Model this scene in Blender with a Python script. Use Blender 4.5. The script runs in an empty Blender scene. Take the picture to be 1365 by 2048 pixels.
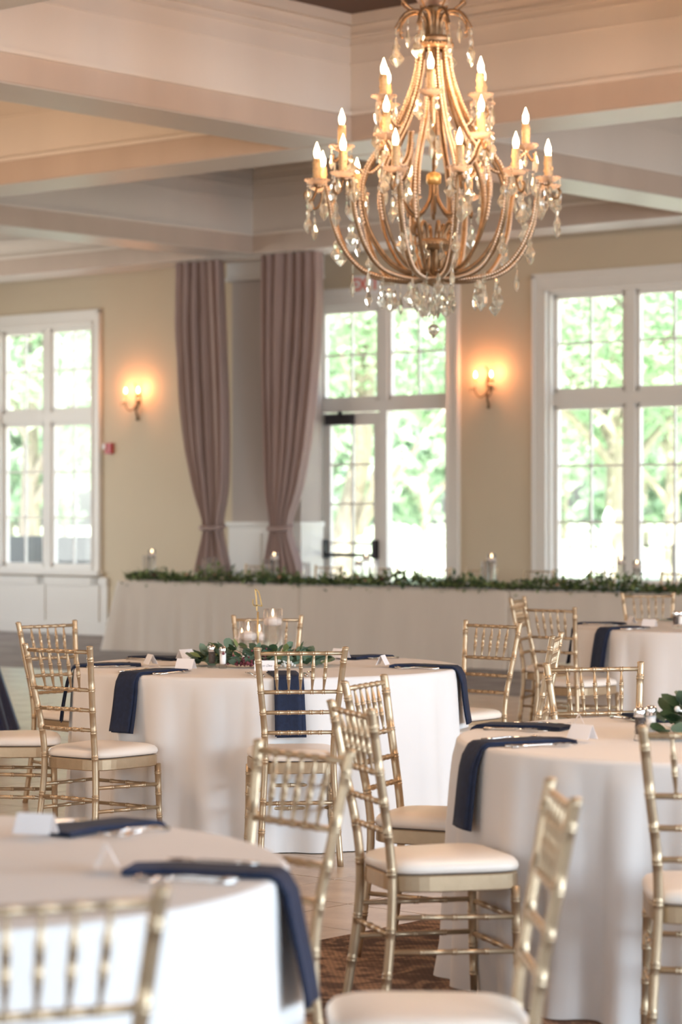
import bpy, math, random
from mathutils import Vector, Matrix
random.seed(7)
PI = math.pi
sin, cos = math.sin, math.cos
C = bpy.context.scene.collection
sc = bpy.context.scene

# ------------------------------------------------------------------ camera
F = 5100.0            # focal length in pixels of the 1365x2048 frame
HY = 1024.0           # horizon row
HC = 1.49             # eye height
cd = bpy.data.cameras.new('camera')
cam = bpy.data.objects.new('camera', cd); C.objects.link(cam)
cam.location = (0, 0, HC); cam.rotation_euler = (PI/2, 0, 0)
cd.sensor_fit = 'VERTICAL'; cd.sensor_height = 36.0; cd.sensor_width = 24.0
cd.lens = F/2048*36
cd.clip_start = .05; cd.clip_end = 400
cd.dof.use_dof = True; cd.dof.focus_distance = 10.4; cd.dof.aperture_fstop = 3.2
sc.camera = cam

# ------------------------------------------------------------------ light
PHI = math.atan2(-.648, .762)       # the room is turned against the camera
UA = Vector((cos(PHI), sin(PHI), 0))      # along the window wall, towards the right
UB = Vector((-sin(PHI), cos(PHI), 0))     # towards the window wall
def ab(a, b, z=0.0): return UA*a + UB*b + Vector((0, 0, z))

w = bpy.data.worlds.new('world'); sc.world = w; w.use_nodes = True
nt = w.node_tree; bg = nt.nodes['Background']
sky = nt.nodes.new('ShaderNodeTexSky'); sky.sky_type = 'NISHITA'; sky.sun_disc = False
sky.sun_elevation = math.radians(50); sky.sun_rotation = math.radians(150); sky.air_density = 1.0; sky.dust_density = 3.0
nt.links.new(sky.outputs[0], bg.inputs[0]); bg.inputs[1].default_value = 0.40
sl = bpy.data.lights.new('sun', 'SUN'); sl.energy = 15.0; sl.angle = math.radians(1.0); sl.color = (1, .96, .88)
so = bpy.data.objects.new('sun', sl); C.objects.link(so)
so.rotation_euler = (UB*0.55 - UA*.35 + Vector((0, 0, -1.0))).to_track_quat('-Z', 'Y').to_euler()
def area(name, pos, target, sx, sy, e, col):
    l = bpy.data.lights.new(name, 'AREA'); l.shape = 'RECTANGLE'; l.size = sx; l.size_y = sy; l.energy = e; l.color = col
    o = bpy.data.objects.new(name, l); C.objects.link(o); o.location = pos
    o.rotation_euler = (Vector(target)-Vector(pos)).to_track_quat('-Z', 'Y').to_euler()
    return o
# daylight through the windows of the right and rear walls (outside the photographer's frame)
for b, e in ((3.0, 300), (9.0, 450), (15.0, 330)):
    area('window_daylight', ab(5.3, b, 2.3), ab(-5, b, 1.2), 3.4, 3.0, e, (.66, .83, 1.0))
for a, e in ((-12.0, 25), (-5.0, 40), (1.0, 130)):
    area('window_daylight', ab(a, -5.3, 2.3), ab(a, 5, 1.4), 3.4, 3.0, e, (.86, .94, 1.0))
area('window_daylight', ab(-26.3, 16, 2.4), ab(-10, 14, 1.0), 6.0, 3.2, 200, (.98, .98, .95))  # fill lamp added at an unseen opening in the left wall
# the other chandeliers of the hall, above and beside the frame
for a, b, e in ((-15.8, 12.1, 75), (-3.7, 12.1, 150), (-9.6, 6.3, 120), (-3.7, 17.8, 110), (-3.7, 6.3, 110), (-9.6, .6, 100), (-22.5, 6.0, 60)):
    l = bpy.data.lights.new('hall_chandelier', 'POINT'); l.energy = e; l.color = (1, .66, .42); l.shadow_soft_size = .5
    o = bpy.data.objects.new('hall_chandelier', l); C.objects.link(o); o.location = ab(a, b, 3.5)
sc.view_settings.view_transform = 'Standard'; sc.view_settings.look = 'None'
sc.view_settings.gamma = 1; sc.view_settings.use_curve_mapping = False
sc.view_settings.exposure = 0.66

# ------------------------------------------------------------------ materials
def mat(name, col, rough=.6, metal=0.0, **k):
    m = bpy.data.materials.new(name); m.use_nodes = True
    n = m.node_tree.nodes; p = n['Principled BSDF']
    p.inputs['Base Color'].default_value = (*col, 1); p.inputs['Roughness'].default_value = rough
    p.inputs['Metallic'].default_value = metal
    for key, v in k.items():
        if key in ('var', 'bump', 'scale', 'stretch', 'transl', 'weave', 'kind'): continue
        p.inputs[key].default_value = v
    tc = n.new('ShaderNodeTexCoord'); L = m.node_tree.links
    sc_ = k.get('scale', 8.0)
    nz = n.new('ShaderNodeTexNoise'); nz.inputs['Scale'].default_value = sc_; nz.inputs['Detail'].default_value = 4
    mp = n.new('ShaderNodeMapping'); mp.inputs['Scale'].default_value = k.get('stretch', (1, 1, 1))
    L.new(tc.outputs['Object'], mp.inputs[0]); L.new(mp.outputs[0], nz.inputs['Vector'])
    var = k.get('var', 0.06)
    if var:
        rp = n.new('ShaderNodeValToRGB')
        rp.color_ramp.elements[0].position = .3; rp.color_ramp.elements[1].position = .7
        rp.color_ramp.elements[0].color = (*[max(0, c*(1-var)) for c in col], 1)
        rp.color_ramp.elements[1].color = (*[min(1, c*(1+var)) for c in col], 1)
        L.new(nz.outputs['Fac'], rp.inputs[0]); L.new(rp.outputs[0], p.inputs['Base Color'])
    if k.get('bump'):
        bp = n.new('ShaderNodeBump'); bp.inputs['Strength'].default_value = k['bump']; bp.inputs['Distance'].default_value = .01
        L.new(nz.outputs['Fac'], bp.inputs['Height']); L.new(bp.outputs[0], p.inputs['Normal'])
    if k.get('transl'):
        t = n.new('ShaderNodeBsdfTranslucent'); t.inputs[0].default_value = (*col, 1)
        mx = n.new('ShaderNodeMixShader'); mx.inputs[0].default_value = k['transl']
        out = n['Material Output']
        L.new(p.outputs[0], mx.inputs[1]); L.new(t.outputs[0], mx.inputs[2]); L.new(mx.outputs[0], out.inputs[0])
    return m
def emis(name, col, s):
    m = mat(name, col, .5, var=0)
    p = m.node_tree.nodes['Principled BSDF']
    p.inputs['Emission Color'].default_value = (*col, 1); p.inputs['Emission Strength'].default_value = s
    return m
def glass(name, col=(1, 1, 1), rough=0.0, ior=1.45, thin=0.0, translucence=0.0):
    m = bpy.data.materials.new(name); m.use_nodes = True
    n = m.node_tree.nodes; L = m.node_tree.links; n.remove(n['Principled BSDF'])
    g = n.new('ShaderNodeBsdfGlass'); g.inputs['Color'].default_value = (*col, 1); g.inputs['Roughness'].default_value = rough; g.inputs['IOR'].default_value = ior
    out = n['Material Output']
    if thin > 0 or translucence > 0:
        t = n.new('ShaderNodeBsdfTransparent' if thin > 0 else 'ShaderNodeBsdfTranslucent'); t.inputs[0].default_value = (*col, 1)
        mx = n.new('ShaderNodeMixShader'); mx.inputs[0].default_value = max(thin, translucence)
        L.new(g.outputs[0], mx.inputs[1]); L.new(t.outputs[0], mx.inputs[2]); L.new(mx.outputs[0], out.inputs[0])
    else: L.new(g.outputs[0], out.inputs[0])
    return m
def pane_glass():
    m = bpy.data.materials.new('window_glass'); m.use_nodes = True
    n = m.node_tree.nodes; L = m.node_tree.links; n.remove(n['Principled BSDF'])
    t = n.new('ShaderNodeBsdfTransparent'); t.inputs[0].default_value = (.97, .99, .98, 1)
    g = n.new('ShaderNodeBsdfGlossy'); g.inputs['Roughness'].default_value = .02
    mx = n.new('ShaderNodeMixShader'); mx.inputs[0].default_value = .05
    L.new(t.outputs[0], mx.inputs[1]); L.new(g.outputs[0], mx.inputs[2]); L.new(mx.outputs[0], n['Material Output'].inputs[0])
    return m
M = dict(
    gold=mat('champagne_gold_paint', (.52, .40, .265), .38, .72, var=.05, scale=40),
    cushion=mat('ivory_vinyl', (.84, .77, .69), .38, var=.02, scale=6, bump=.15),
    dark=mat('dark_gap', (.04, .03, .03), .8, var=0),
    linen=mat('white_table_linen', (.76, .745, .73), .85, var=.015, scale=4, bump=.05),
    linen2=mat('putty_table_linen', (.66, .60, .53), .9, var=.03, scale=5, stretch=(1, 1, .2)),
    navy=mat('navy_napkin', (.008, .017, .048), .85, var=.2, scale=60, bump=.1),
    wall=mat('beige_wall_paint', (.62, .53, .385), .75, var=.015, scale=1.5),
    taupe=mat('taupe_wall_paint', (.47, .41, .36), .75, var=.02, scale=1.5),
    trim=mat('white_trim_paint', (.80, .78, .73), .4, var=.01, scale=3),
    frieze=mat('cream_frieze_paint', (.72, .65, .57), .5, var=.03, scale=2, stretch=(1, 1, .1)),
    beam=mat('tan_beam_plaster', (.52, .42, .34), .55, var=.05, scale=3, stretch=(1, 1, .15)),
    soffit=mat('beam_soffit_paint', (.60, .55, .49), .42, var=.02, scale=2),  # beam tan lightened to imitate window light on the undersides
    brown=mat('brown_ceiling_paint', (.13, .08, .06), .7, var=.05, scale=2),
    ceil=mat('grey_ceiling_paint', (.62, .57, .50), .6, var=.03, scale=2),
    grout=mat('floor_grout', (.33, .28, .24), .8, var=.1, scale=20),
    black=mat('black_metal', (.03, .03, .035), .4, .3, var=0),
    curtain=mat('mauve_curtain', (.51, .39, .355), .8, var=.06, scale=20, stretch=(1, 1, .1), transl=.35),
    steel=mat('stainless_steel', (.75, .74, .72), .18, 1.0, var=0),
    chrome=mat('chrome', (.85, .85, .86), .08, 1.0, var=0),
    card=mat('white_card', (.88, .86, .87), .7, var=0),
    ink=mat('grey_ink', (.35, .36, .40), .8, var=0),
    china=mat('white_china', (.88, .86, .83), .15, var=0),
    wax=mat('ivory_wax', (.90, .82, .76), .5, var=0, transl=.3),
    flame=emis('candle_flame', (1, .70, .40), 9.0),
    bulb=emis('warm_bulb', (1, .68, .38), 16.0),
    sleeve=mat('candle_sleeve', (.66, .46, .25), .5, var=.15, scale=60, bump=.4),
    chgold=mat('antique_gold_leaf', (.27, .175, .095), .38, .55, var=.25, scale=30, bump=.3),
    bead=mat('pearl_bead', (.85, .72, .58), .12, .2, var=.1, scale=40),
    crystal=glass('crystal', (.98, 1, .97), 0.04, 1.5, .0, .22),  # translucent white mixed in to imitate daylight refracted by the drops
    bobeche=glass('cut_glass_dish', (1, .95, .91), .15, 1.4, .0, .45),
    glass=glass('clear_vase_glass', (1, 1, 1), 0.0, 1.25, .72),
    water=glass('water', (.98, 1, 1), 0.0, 1.2, .72),
    pane=pane_glass(),
    leaf=mat('eucalyptus_leaf', (.17, .26, .18), .5, var=.35, scale=9, transl=.15),
    leaf2=mat('olive_leaf', (.26, .33, .13), .5, var=.3, scale=9, transl=.15),
    leafd=mat('dark_green_leaf', (.05, .10, .045), .45, var=.4, scale=9, transl=.1),
    garl=mat('garland_green', (.16, .22, .08), .6, var=.5, scale=14, transl=.15),
    rose=mat('blush_petal', (.85, .68, .56), .6, var=.08, scale=20, transl=.2),
    burg=mat('burgundy_bloom', (.15, .03, .045), .6, var=.4, scale=40),
    whitefl=mat('white_petal', (.88, .88, .84), .6, var=.04, transl=.2),
    peach=mat('peach_petal', (.75, .42, .28), .6, var=.2),
    red=mat('red_plastic', (.42, .02, .02), .4, var=0),
    exitred=mat('exit_red', (.75, .16, .10), .5, var=0),
    pepper=mat('ground_pepper', (.09, .07, .06), .9, var=.7, scale=300),
    salt=mat('salt', (.92, .91, .90), .8, var=0),
    goldcut=mat('gold_acrylic', (.66, .45, .18), .3, .6, var=0),
    lawn=mat('lawn_grass', (.52, .60, .42), .9, var=.3, scale=.35),
    path=mat('pale_concrete', (.72, .70, .66), .9, var=.04, scale=1),
    bark=mat('tree_bark', (.36, .31, .26), .9, var=.3, scale=6, bump=.5, stretch=(3, 3, .5)),
    fol=mat('tree_foliage', (.46, .60, .42), .6, var=.25, scale=.6, transl=.5),  # this and the far green are paled to imitate washed-out window glare
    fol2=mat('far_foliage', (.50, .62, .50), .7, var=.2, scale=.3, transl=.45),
    wicker=mat('dark_wicker', (.05, .055, .06), .7, var=.3, scale=30),
    bronze=mat('dark_bronze', (.14, .10, .055), .4, .5, var=.2),
    white=mat('white_paint', (.85, .85, .85), .5, var=0),
)
# voronoi-ish carpet, travertine, sequins
def special():
    m = mat('patterned_carpet', (.2, .12, .08), .95, var=0); n = m.node_tree.nodes; L = m.node_tree.links; p = n['Principled BSDF']
    tc = n.new('ShaderNodeTexCoord')
    v = n.new('ShaderNodeTexNoise'); v.inputs['Scale'].default_value = 7; v.inputs['Detail'].default_value = 3; v.inputs['Distortion'].default_value = 1.6
    r = n.new('ShaderNodeValToRGB'); e = r.color_ramp.elements
    e[0].position = .42; e[0].color = (.085, .045, .030, 1); e[1].position = .58; e[1].color = (.27, .165, .105, 1)
    e2 = e.new(.5); e2.color = (.15, .085, .055, 1)
    w1 = n.new('ShaderNodeTexChecker'); w1.inputs['Scale'].default_value = 90
    w1.inputs[1].default_value = (1.25, 1.2, 1.15, 1); w1.inputs[2].default_value = (.75, .78, .8, 1)
    mx = n.new('ShaderNodeMix'); mx.data_type = 'RGBA'; mx.blend_type = 'MULTIPLY'; mx.inputs[0].default_value = .8
    L.new(tc.outputs['Object'], v.inputs['Vector']); L.new(tc.outputs['Object'], w1.inputs['Vector'])
    L.new(v.outputs['Fac'], r.inputs[0]); L.new(r.outputs[0], mx.inputs[6]); L.new(w1.outputs[0], mx.inputs[7]); L.new(mx.outputs[2], p.inputs['Base Color'])
    M['carpet'] = m
    m = mat('grey_carpet', (.30, .27, .25), .95, var=.3, scale=3, bump=.2); M['carpet2'] = m
    m = mat('travertine_tile', (.56, .46, .37), .32, var=0); n = m.node_tree.nodes; L = m.node_tree.links; p = n['Principled BSDF']
    tc = n.new('ShaderNodeTexCoord'); g = n.new('ShaderNodeNewGeometry')
    v = n.new('ShaderNodeTexNoise'); v.inputs['Scale'].default_value = 5; v.inputs['Detail'].default_value = 8; v.inputs['Roughness'].default_value = .65
    r = n.new('ShaderNodeValToRGB'); e = r.color_ramp.elements
    e[0].position = .3; e[0].color = (.43, .35, .28, 1); e[1].position = .7; e[1].color = (.66, .57, .47, 1)
    L.new(g.outputs['Position'], v.inputs['Vector']); L.new(v.outputs['Fac'], r.inputs[0]); L.new(r.outputs[0], p.inputs['Base Color'])
    M['tile'] = m
    m = mat('navy_sequins', (.012, .015, .045), .35, .3, var=0); n = m.node_tree.nodes; L = m.node_tree.links; p = n['Principled BSDF']
    tc = n.new('ShaderNodeTexCoord'); v = n.new('ShaderNodeTexVoronoi'); v.inputs['Scale'].default_value = 75
    mx = n.new('ShaderNodeNormalMap') if False else None
    bp = n.new('ShaderNodeBump'); bp.inputs['Strength'].default_value = 1.0; bp.inputs['Distance'].default_value = .02
    L.new(tc.outputs['Object'], v.inputs['Vector']); L.new(v.outputs['Color'], bp.inputs['Height']); L.new(bp.outputs[0], p.inputs['Normal'])
    p.inputs['Roughness'].default_value = .15
    M['sequin'] = m
special()

# ------------------------------------------------------------------ mesh helpers
class MB:
    def __init__(s): s.v = []; s.f = []; s.s = []
    def add(s, vs, fs, smooth=False, T=None):
        o = len(s.v)
        for v in vs:
            v = Vector(v); s.v.append(tuple(T @ v) if T else tuple(v))
        for f in fs: s.f.append([i+o for i in f]); s.s.append(smooth)
        return s
    def box(s, x0, x1, y0, y1, z0, z1, T=None):
        vs = [(x, y, z) for z in (z0, z1) for y in (y0, y1) for x in (x0, x1)]
        return s.add(vs, [(0, 2, 3, 1), (4, 5, 7, 6), (0, 1, 5, 4), (2, 6, 7, 3), (0, 4, 6, 2), (1, 3, 7, 5)], False, T)
    def lathe(s, prof, n=16, T=None, cap=True, smooth=True):
        vs = []; fs = []
        for (r, z) in prof:
            for i in range(n): vs.append((r*cos(2*PI*i/n), r*sin(2*PI*i/n), z))
        m = len(prof)
        for j in range(m-1):
            for i in range(n):
                k = (i+1) % n
                fs.append((j*n+i, j*n+k, (j+1)*n+k, (j+1)*n+i))
        if cap:
            if prof[0][0] > 1e-5: fs.append(tuple(reversed(range(n))))
            if prof[-1][0] > 1e-5: fs.append(tuple((m-1)*n+i for i in range(n)))
        return s.add(vs, fs, smooth, T)
    def tube(s, pts, rad, n=8, T=None, cap=True):
        pts = [Vector(p) for p in pts]; m = len(pts)
        if not hasattr(rad, '__len__'): rad = [rad]*m
        vs = []; fs = []; ref = None
        for j, p in enumerate(pts):
            t = (pts[min(j+1, m-1)]-pts[max(j-1, 0)])
            t = t.normalized() if t.length > 1e-9 else Vector((0, 0, 1))
            if ref is None:
                ref = Vector((1, 0, 0)) if abs(t.x) < .8 else Vector((0, 1, 0))
            u = (ref - t*ref.dot(t)).normalized(); ref = u; w_ = t.cross(u)
            for i in range(n):
                a = 2*PI*i/n; vs.append(p+(u*cos(a)+w_*sin(a))*rad[j])
        for j in range(m-1):
            for i in range(n):
                k = (i+1) % n; fs.append((j*n+i, j*n+k, (j+1)*n+k, (j+1)*n+i))
        if cap: fs.append(tuple(reversed(range(n)))); fs.append(tuple((m-1)*n+i for i in range(n)))
        return s.add(vs, fs, True, T)
    def ball(s, c, r, n=8, m=5, T=None, sz=1.0):
        prof = [(max(r*sin(PI*j/m), 0), -r*cos(PI*j/m)*sz) for j in range(m+1)]
        prof[0] = (1e-6, -r*sz); prof[-1] = (1e-6, r*sz)
        X = Matrix.Translation(Vector(c))
        return s.lathe(prof, n, (T @ X) if T else X, cap=False)
    def mesh(s, name, m):
        me = bpy.data.meshes.new(name); me.from_pydata(s.v, [], s.f)
        me.polygons.foreach_set('use_smooth', s.s); me.materials.append(m); me.update()
        return me
    def build(s, name, m, parent=None, loc=(0, 0, 0), rz=0.0):
        return put(name, s.mesh(name, m), parent, loc, rz)
def put(name, me, parent=None, loc=(0, 0, 0), rz=0.0):
    o = bpy.data.objects.new(name, me); C.objects.link(o); o.location = loc; o.rotation_euler = (0, 0, rz)
    if parent: o.parent = parent
    return o
def tag(o, label, cat, group=None, kind=None):
    if label: o['label'] = label
    if cat: o['category'] = cat
    if group: o['group'] = group
    if kind: o['kind'] = kind
    return o
def thing(name, label, cat, loc=(0, 0, 0), rz=0.0, group=None):
    return tag(put(name, None, None, loc, rz), label, cat, group)
def copy_tree(o, parent=None):
    c = o.copy(); C.objects.link(c)
    if parent: c.parent = parent
    for ch in o.children: copy_tree(ch, c)
    return c
def struct(name, mb, m, parent=None, room=True):
    o = mb.build(name, m, parent)
    if not parent:
        o['kind'] = 'structure'
        if room: o.rotation_euler = (0, 0, PHI)
    return o
def at(px, py, h):
    s = (py-HY)/(HC-h); return Vector(((px-682.5)/s, F/s, h))
def onplane(px, b):           # a-coordinate where column px meets the plane b
    t = (px-682.5)/F; Y = b/(UB.x*t+UB.y); return UA.x*t*Y+UA.y*Y
def zat(px, py, b):
    t = (px-682.5)/F; Y = b/(UB.x*t+UB.y); return HC+(HY-py)*Y/F
def text_mesh(tx, name, m):
    t = bpy.data.objects.new('tmp', tx); C.objects.link(t)
    me = bpy.data.meshes.new_from_object(t.evaluated_get(bpy.context.evaluated_depsgraph_get()))
    bpy.data.objects.remove(t); me.materials.clear(); me.materials.append(m); return put(name, me)
def smooth_path(pts, k=6):
    pts = [Vector(p) for p in pts]; out = []
    for i in range(len(pts)-1):
        p0 = pts[max(i-1, 0)]; p1 = pts[i]; p2 = pts[i+1]; p3 = pts[min(i+2, len(pts)-1)]
        for j in range(k):
            t = j/k
            out.append(.5*((2*p1)+(p2-p0)*t+(2*p0-5*p1+4*p2-p3)*t*t+(3*p1-p0-3*p2+p3)*t**3))
    out.append(pts[-1]); return out

# ================================================================== ROOM SHELL
WB = 21.6; TOP = 5.24
A0, A1, B0, B1 = -27.0, 6.0, -6.0, WB
XO = ((-24.02, -22.32), (-18.73, -16.87), (-15.54, -13.55))     # openings along a
ZT = 3.78
mb = MB(); T_ = .16
cur = A0
for k, (x0, x1) in enumerate(XO):
    mb.box(cur, x0, WB, WB+T_, 0, 5.6)
    mb.box(x0, x1, WB, WB+T_, ZT, 5.6)
    if k != 1: mb.box(x0, x1, WB, WB+T_, 0, .72)
    cur = x1
mb.box(cur, A1, WB, WB+T_, 0, 5.6)
struct('wall_back', mb, M['wall'])
mb = MB()
for y0, y1 in ((B0, 12.6), (19.4, WB)): mb.box(A0-T_, A0, y0, y1, 0, 5.6)
mb.box(A0-T_, A0, 12.6, 19.4, 0, .8); mb.box(A0-T_, A0, 12.6, 19.4, 3.9, 5.6)
struct('wall_left', mb, M['wall'])
mb = MB(); cur = B0
for b in (3.0, 9.0, 15.0):
    mb.box(A1, A1+T_, cur, b-1.8, 0, 5.6); mb.box(A1, A1+T_, b-1.8, b+1.8, 0, .7); mb.box(A1, A1+T_, b-1.8, b+1.8, 3.9, 5.6); cur = b+1.8
mb.box(A1, A1+T_, cur, B1, 0, 5.6)
struct('wall_right', mb, M['wall'])
mb = MB(); cur = A0
for a in (-12.0, -5.0, 1.0):
    mb.box(cur, a-1.8, B0-T_, B0, 0, 5.6); mb.box(a-1.8, a+1.8, B0-T_, B0, 0, .7); mb.box(a-1.8, a+1.8, B0-T_, B0, 3.9, 5.6); cur = a+1.8
mb.box(cur, A1, B0-T_, B0, 0, 5.6)
struct('wall_front', mb, M['wall'])

# ceiling: brown inside the nearest coffers, pale elsewhere
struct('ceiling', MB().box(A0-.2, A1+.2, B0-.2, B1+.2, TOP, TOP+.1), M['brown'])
cr = put('coffer_beams', None); cr['kind'] = 'structure'; cr.rotation_euler = (0, 0, PHI); cr.name = 'trim_1'
AB = (-19.2, -13.0, -6.8, -.6); BB = (20.4, 14.7, 9.0, 3.3)
def beam_a(b0, x0, x1):      # runs along a
    MB().box(x0, x1, b0, b0+.6, 4.29, 4.49).build('beam', M['beam'], cr)
    MB().box(x0+.02, x1-.02, b0+.02, b0+.58, 4.283, 4.30).build('beam_soffit', M['soffit'], cr)
    MB().box(x0, x1, b0+.03, b0+.57, 4.49, TOP).build('frieze', M['frieze'], cr)
    m = MB()
    for zz, d, h in ((4.475, .025, .03), (4.505, .012, .02), (4.86, .012, .018), (5.0, .018, .02), (5.06, .026, .03), (5.16, .05, .08)):
        m.box(x0+.001, x1-.001, b0-(d-.03 if zz > 4.5 else d), b0+.6+(d-.03 if zz > 4.5 else d), zz, zz+h)
    m.build('moulding', M['frieze'], cr)
def beam_b(a0, y0, y1):
    MB().box(a0, a0+.6, y0, y1, 4.29, 4.49).build('beam', M['beam'], cr)
    MB().box(a0+.02, a0+.58, y0+.02, y1-.02, 4.283, 4.30).build('beam_soffit', M['soffit'], cr)
    MB().box(a0+.03, a0+.57, y0-.03, y1+.03, 4.49, TOP).build('frieze', M['frieze'], cr)
    m = MB()
    for zz, d, h in ((4.475, .025, .03), (4.505, .012, .02), (4.86, .012, .018), (5.0, .018, .02), (5.06, .026, .03), (5.16, .05, .08)):
        m.box(a0-(d-.03 if zz > 4.5 else d), a0+.6+(d-.03 if zz > 4.5 else d), y0+.001, y1-.001, zz, zz+h)
    m.build('moulding', M['frieze'], cr)
for b in BB: beam_a(b, A0, A1)
ys = [B0, 3.3, 9.0, 14.7, 20.4]
for a in AB:
    for i in range(4): beam_b(a, ys[i]+(.6 if i else 0), ys[i+1])
# pale coffer ceilings of the farther rows
def cof(x0, x1, y0, y1, z, m): MB().box(x0, x1, y0, y1, z, z+.03).build('coffer_panel', m, cr)
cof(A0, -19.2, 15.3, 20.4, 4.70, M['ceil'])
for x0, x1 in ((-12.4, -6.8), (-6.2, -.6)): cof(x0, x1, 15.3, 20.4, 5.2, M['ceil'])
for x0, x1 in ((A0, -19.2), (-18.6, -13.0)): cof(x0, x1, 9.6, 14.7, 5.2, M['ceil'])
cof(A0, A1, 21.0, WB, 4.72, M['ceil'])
# crown along the window wall
m = MB()
m.box(A0, A1, WB-.03, WB, 4.38, 4.72); m.box(A0, A1, WB-.07, WB-.03, 4.62, 4.72); m.box(A0, A1, WB-.05, WB-.03, 4.38, 4.42)
m.box(A0, A1, WB-.11, WB-.07, 4.67, 4.72)
struct('trim_2', m, M['frieze'])

# ------------------------------------------------------------------ windows
def window(n, x0, x1, z0, z1, ztr, nlow, door=False):
    root = put('window_%d' % n, None); root['kind'] = 'structure'; root.rotation_euler = (0, 0, PHI)
    cw = .12 if n == 1 else .15
    # casing on the room side
    zb = 0 if door else z0
    c = MB()
    for (a, b, z, zz, d) in ((x0-cw, x0, zb, z1+cw, .03), (x1, x1+cw, zb, z1+cw, .03), (x0, x1, z1, z1+cw, .03)):
        c.box(a, b, WB-d, WB, z, zz)
    c.box(x0-cw-.03, x0-cw+.01, WB-.05, WB, zb, z1+cw+.03); c.box(x1+cw-.01, x1+cw+.03, WB-.05, WB, zb, z1+cw+.03)
    c.box(x0-cw-.03, x1+cw+.03, WB-.05, WB, z1+cw-.01, z1+cw+.04)
    c.box(x0-.03, x0-.005, WB-.045, WB, zb, z1+.02); c.box(x1+.005, x1+.03, WB-.045, WB, zb, z1+.02); c.box(x0-.03, x1+.03, WB-.045, WB, z1+.005, z1+.03)
    if not door: c.box(x0-cw-.05, x1+cw+.05, WB-.09, WB+.02, z0-.06, z0)
    c.build('casing', M['trim'], root)
    # jambs
    j = MB(); y0, y1 = WB, WB+T_
    j.box(x0, x0+.03, y0, y1, zb, z1); j.box(x1-.03, x1, y0, y1, zb, z1); j.box(x0, x1, y0, y1, z1-.03, z1)
    if not door: j.box(x0, x1, y0, y1+.03, z0-.02, z0+.03)
    j.build('jamb', M['trim'], root)
    xm = (x0+x1)/2
    f = MB(); f.box(xm-.055, xm+.055, WB+.04, WB+.14, zb, z1); f.box(x0+.03, x1-.03, WB+.035, WB+.145, ztr-.06, ztr+.06)
    f.build('mullion', M['trim'], root)
    for k, (s0, s1) in enumerate(((x0+.03, xm-.055), (xm+.055, x1-.03))):
        for lo, (q0, q1, rows) in enumerate(((ztr+.06, z1-.03, 2), (z0+.03, ztr-.06, nlow))):
            if door and lo == 1: continue
            s = MB(); e = .05
            s.box(s0, s0+e, WB+.06, WB+.12, q0, q1); s.box(s1-e, s1, WB+.06, WB+.12, q0, q1)
            s.box(s0, s1, WB+.06, WB+.12, q0, q0+e); s.box(s0, s1, WB+.06, WB+.12, q1-e, q1)
            fr = s.build('sash', M['trim'], root)
            g = MB(); xm2 = (s0+s1)/2
            g.box(xm2-.011, xm2+.011, WB+.075, WB+.105, q0+e, q1-e)
            for r in range(1, rows):
                zz = q0+e+(q1-q0-2*e)*r/rows; g.box(s0+e, s1-e, WB+.075, WB+.105, zz-.011, zz+.011)
            g.build('muntin', M['trim'], fr)
            for r in range(rows):
                za = q0+e+(q1-q0-2*e)*r/rows; zc = q0+e+(q1-q0-2*e)*(r+1)/rows
                for (u0, u1) in ((s0+e, xm2), (xm2, s1-e)):
                    MB().box(u0+.011, u1-.011, WB+.088, WB+.092, za+.011, zc-.011).build('pane', M['pane'], fr)
    return root
window(1, *XO[0], .78, ZT, 2.66, 3)
window(2, *XO[1], 0, ZT, 2.66, 0, door=True)
window(3, *XO[2], .72, ZT, 2.66, 3)
# glazed door leaf (left of the pair; the right leaf stands open outside)
def leaf(name, T, handed=1):
    root = put(name, None); root['kind'] = 'structure'
    W, H = .86, 2.58
    m = MB(); st = .115
    m.box(0, st, 0, .045, 0, H); m.box(W-st, W, 0, .045, 0, H); m.box(st, W-st, 0, .045, 0, .26); m.box(st, W-st, 0, .045, H-.14, H)
    fr = m.build('door_frame', M['trim'], root)
    g = MB(); g.box(W/2-.011, W/2+.011, .008, .038, .26, H-.14)
    for r in range(1, 5): zz = .26+(H-.40)*r/5; g.box(st, W-st, .008, .038, zz-.011, zz+.011)
    g.build('muntin', M['trim'], root)
    for r in range(5):
        for u0, u1 in ((st, W/2), (W/2, W-st)):
            MB().box(u0+.011, u1-.011, .02, .024, .26+(H-.40)*r/5+.011, .26+(H-.40)*(r+1)/5-.011).build('pane', M['pane'], root)
    h = MB(); h.box(.05, W-.05, -.065, -.035, .98, 1.02); h.box(.04, .09, -.07, 0, .96, 1.17); h.box(W-.09, W-.04, -.07, 0, .96, 1.17)
    h.build('panic_bar', M['black'], root)
    h = MB(); h.box(.09, .47, -.07, 0, 2.45, 2.56); h.box(.30, .34, -.09, -.06, 2.53, 2.60); h.build('door_closer', M['black'], root)
    root.matrix_world = T
    return root
ROOM = Matrix.Rotation(PHI, 4, 'Z')
xm = (XO[1][0]+XO[1][1])/2
d1 = leaf('door_1', ROOM @ Matrix.Translation((xm-.03-.86, WB+.06, 0.012)))
d2 = leaf('door_2', ROOM @ Matrix.Translation((XO[1][1]-.04, WB+.18, 0.012)) @ Matrix.Rotation(math.radians(96), 4, 'Z'))

# wainscot under the left window, baseboards
m = MB(); m.box(A0, -22.05, WB-.025, WB, 0, .70)
for x0 in (-25.2, -24.25, -23.2, -22.25):
    m.box(x0-.07, x0+.07, WB-.04, WB-.02, 0, .70)
m.box(A0, -22.05, WB-.04, WB-.02, .60, .70); m.box(A0, -22.05, WB-.045, WB-.02, 0, .16)
struct('trim_3', m, M['trim'])
m = MB(); m.box(-22.0, -18.85, WB-.02, WB, 0, .16); m.box(-16.6, -15.7, WB-.02, WB, 0, .16); m.box(-13.2, A1, WB-.02, WB, 0, .16)
struct('baseboard_back', m, M['trim'])
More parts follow.
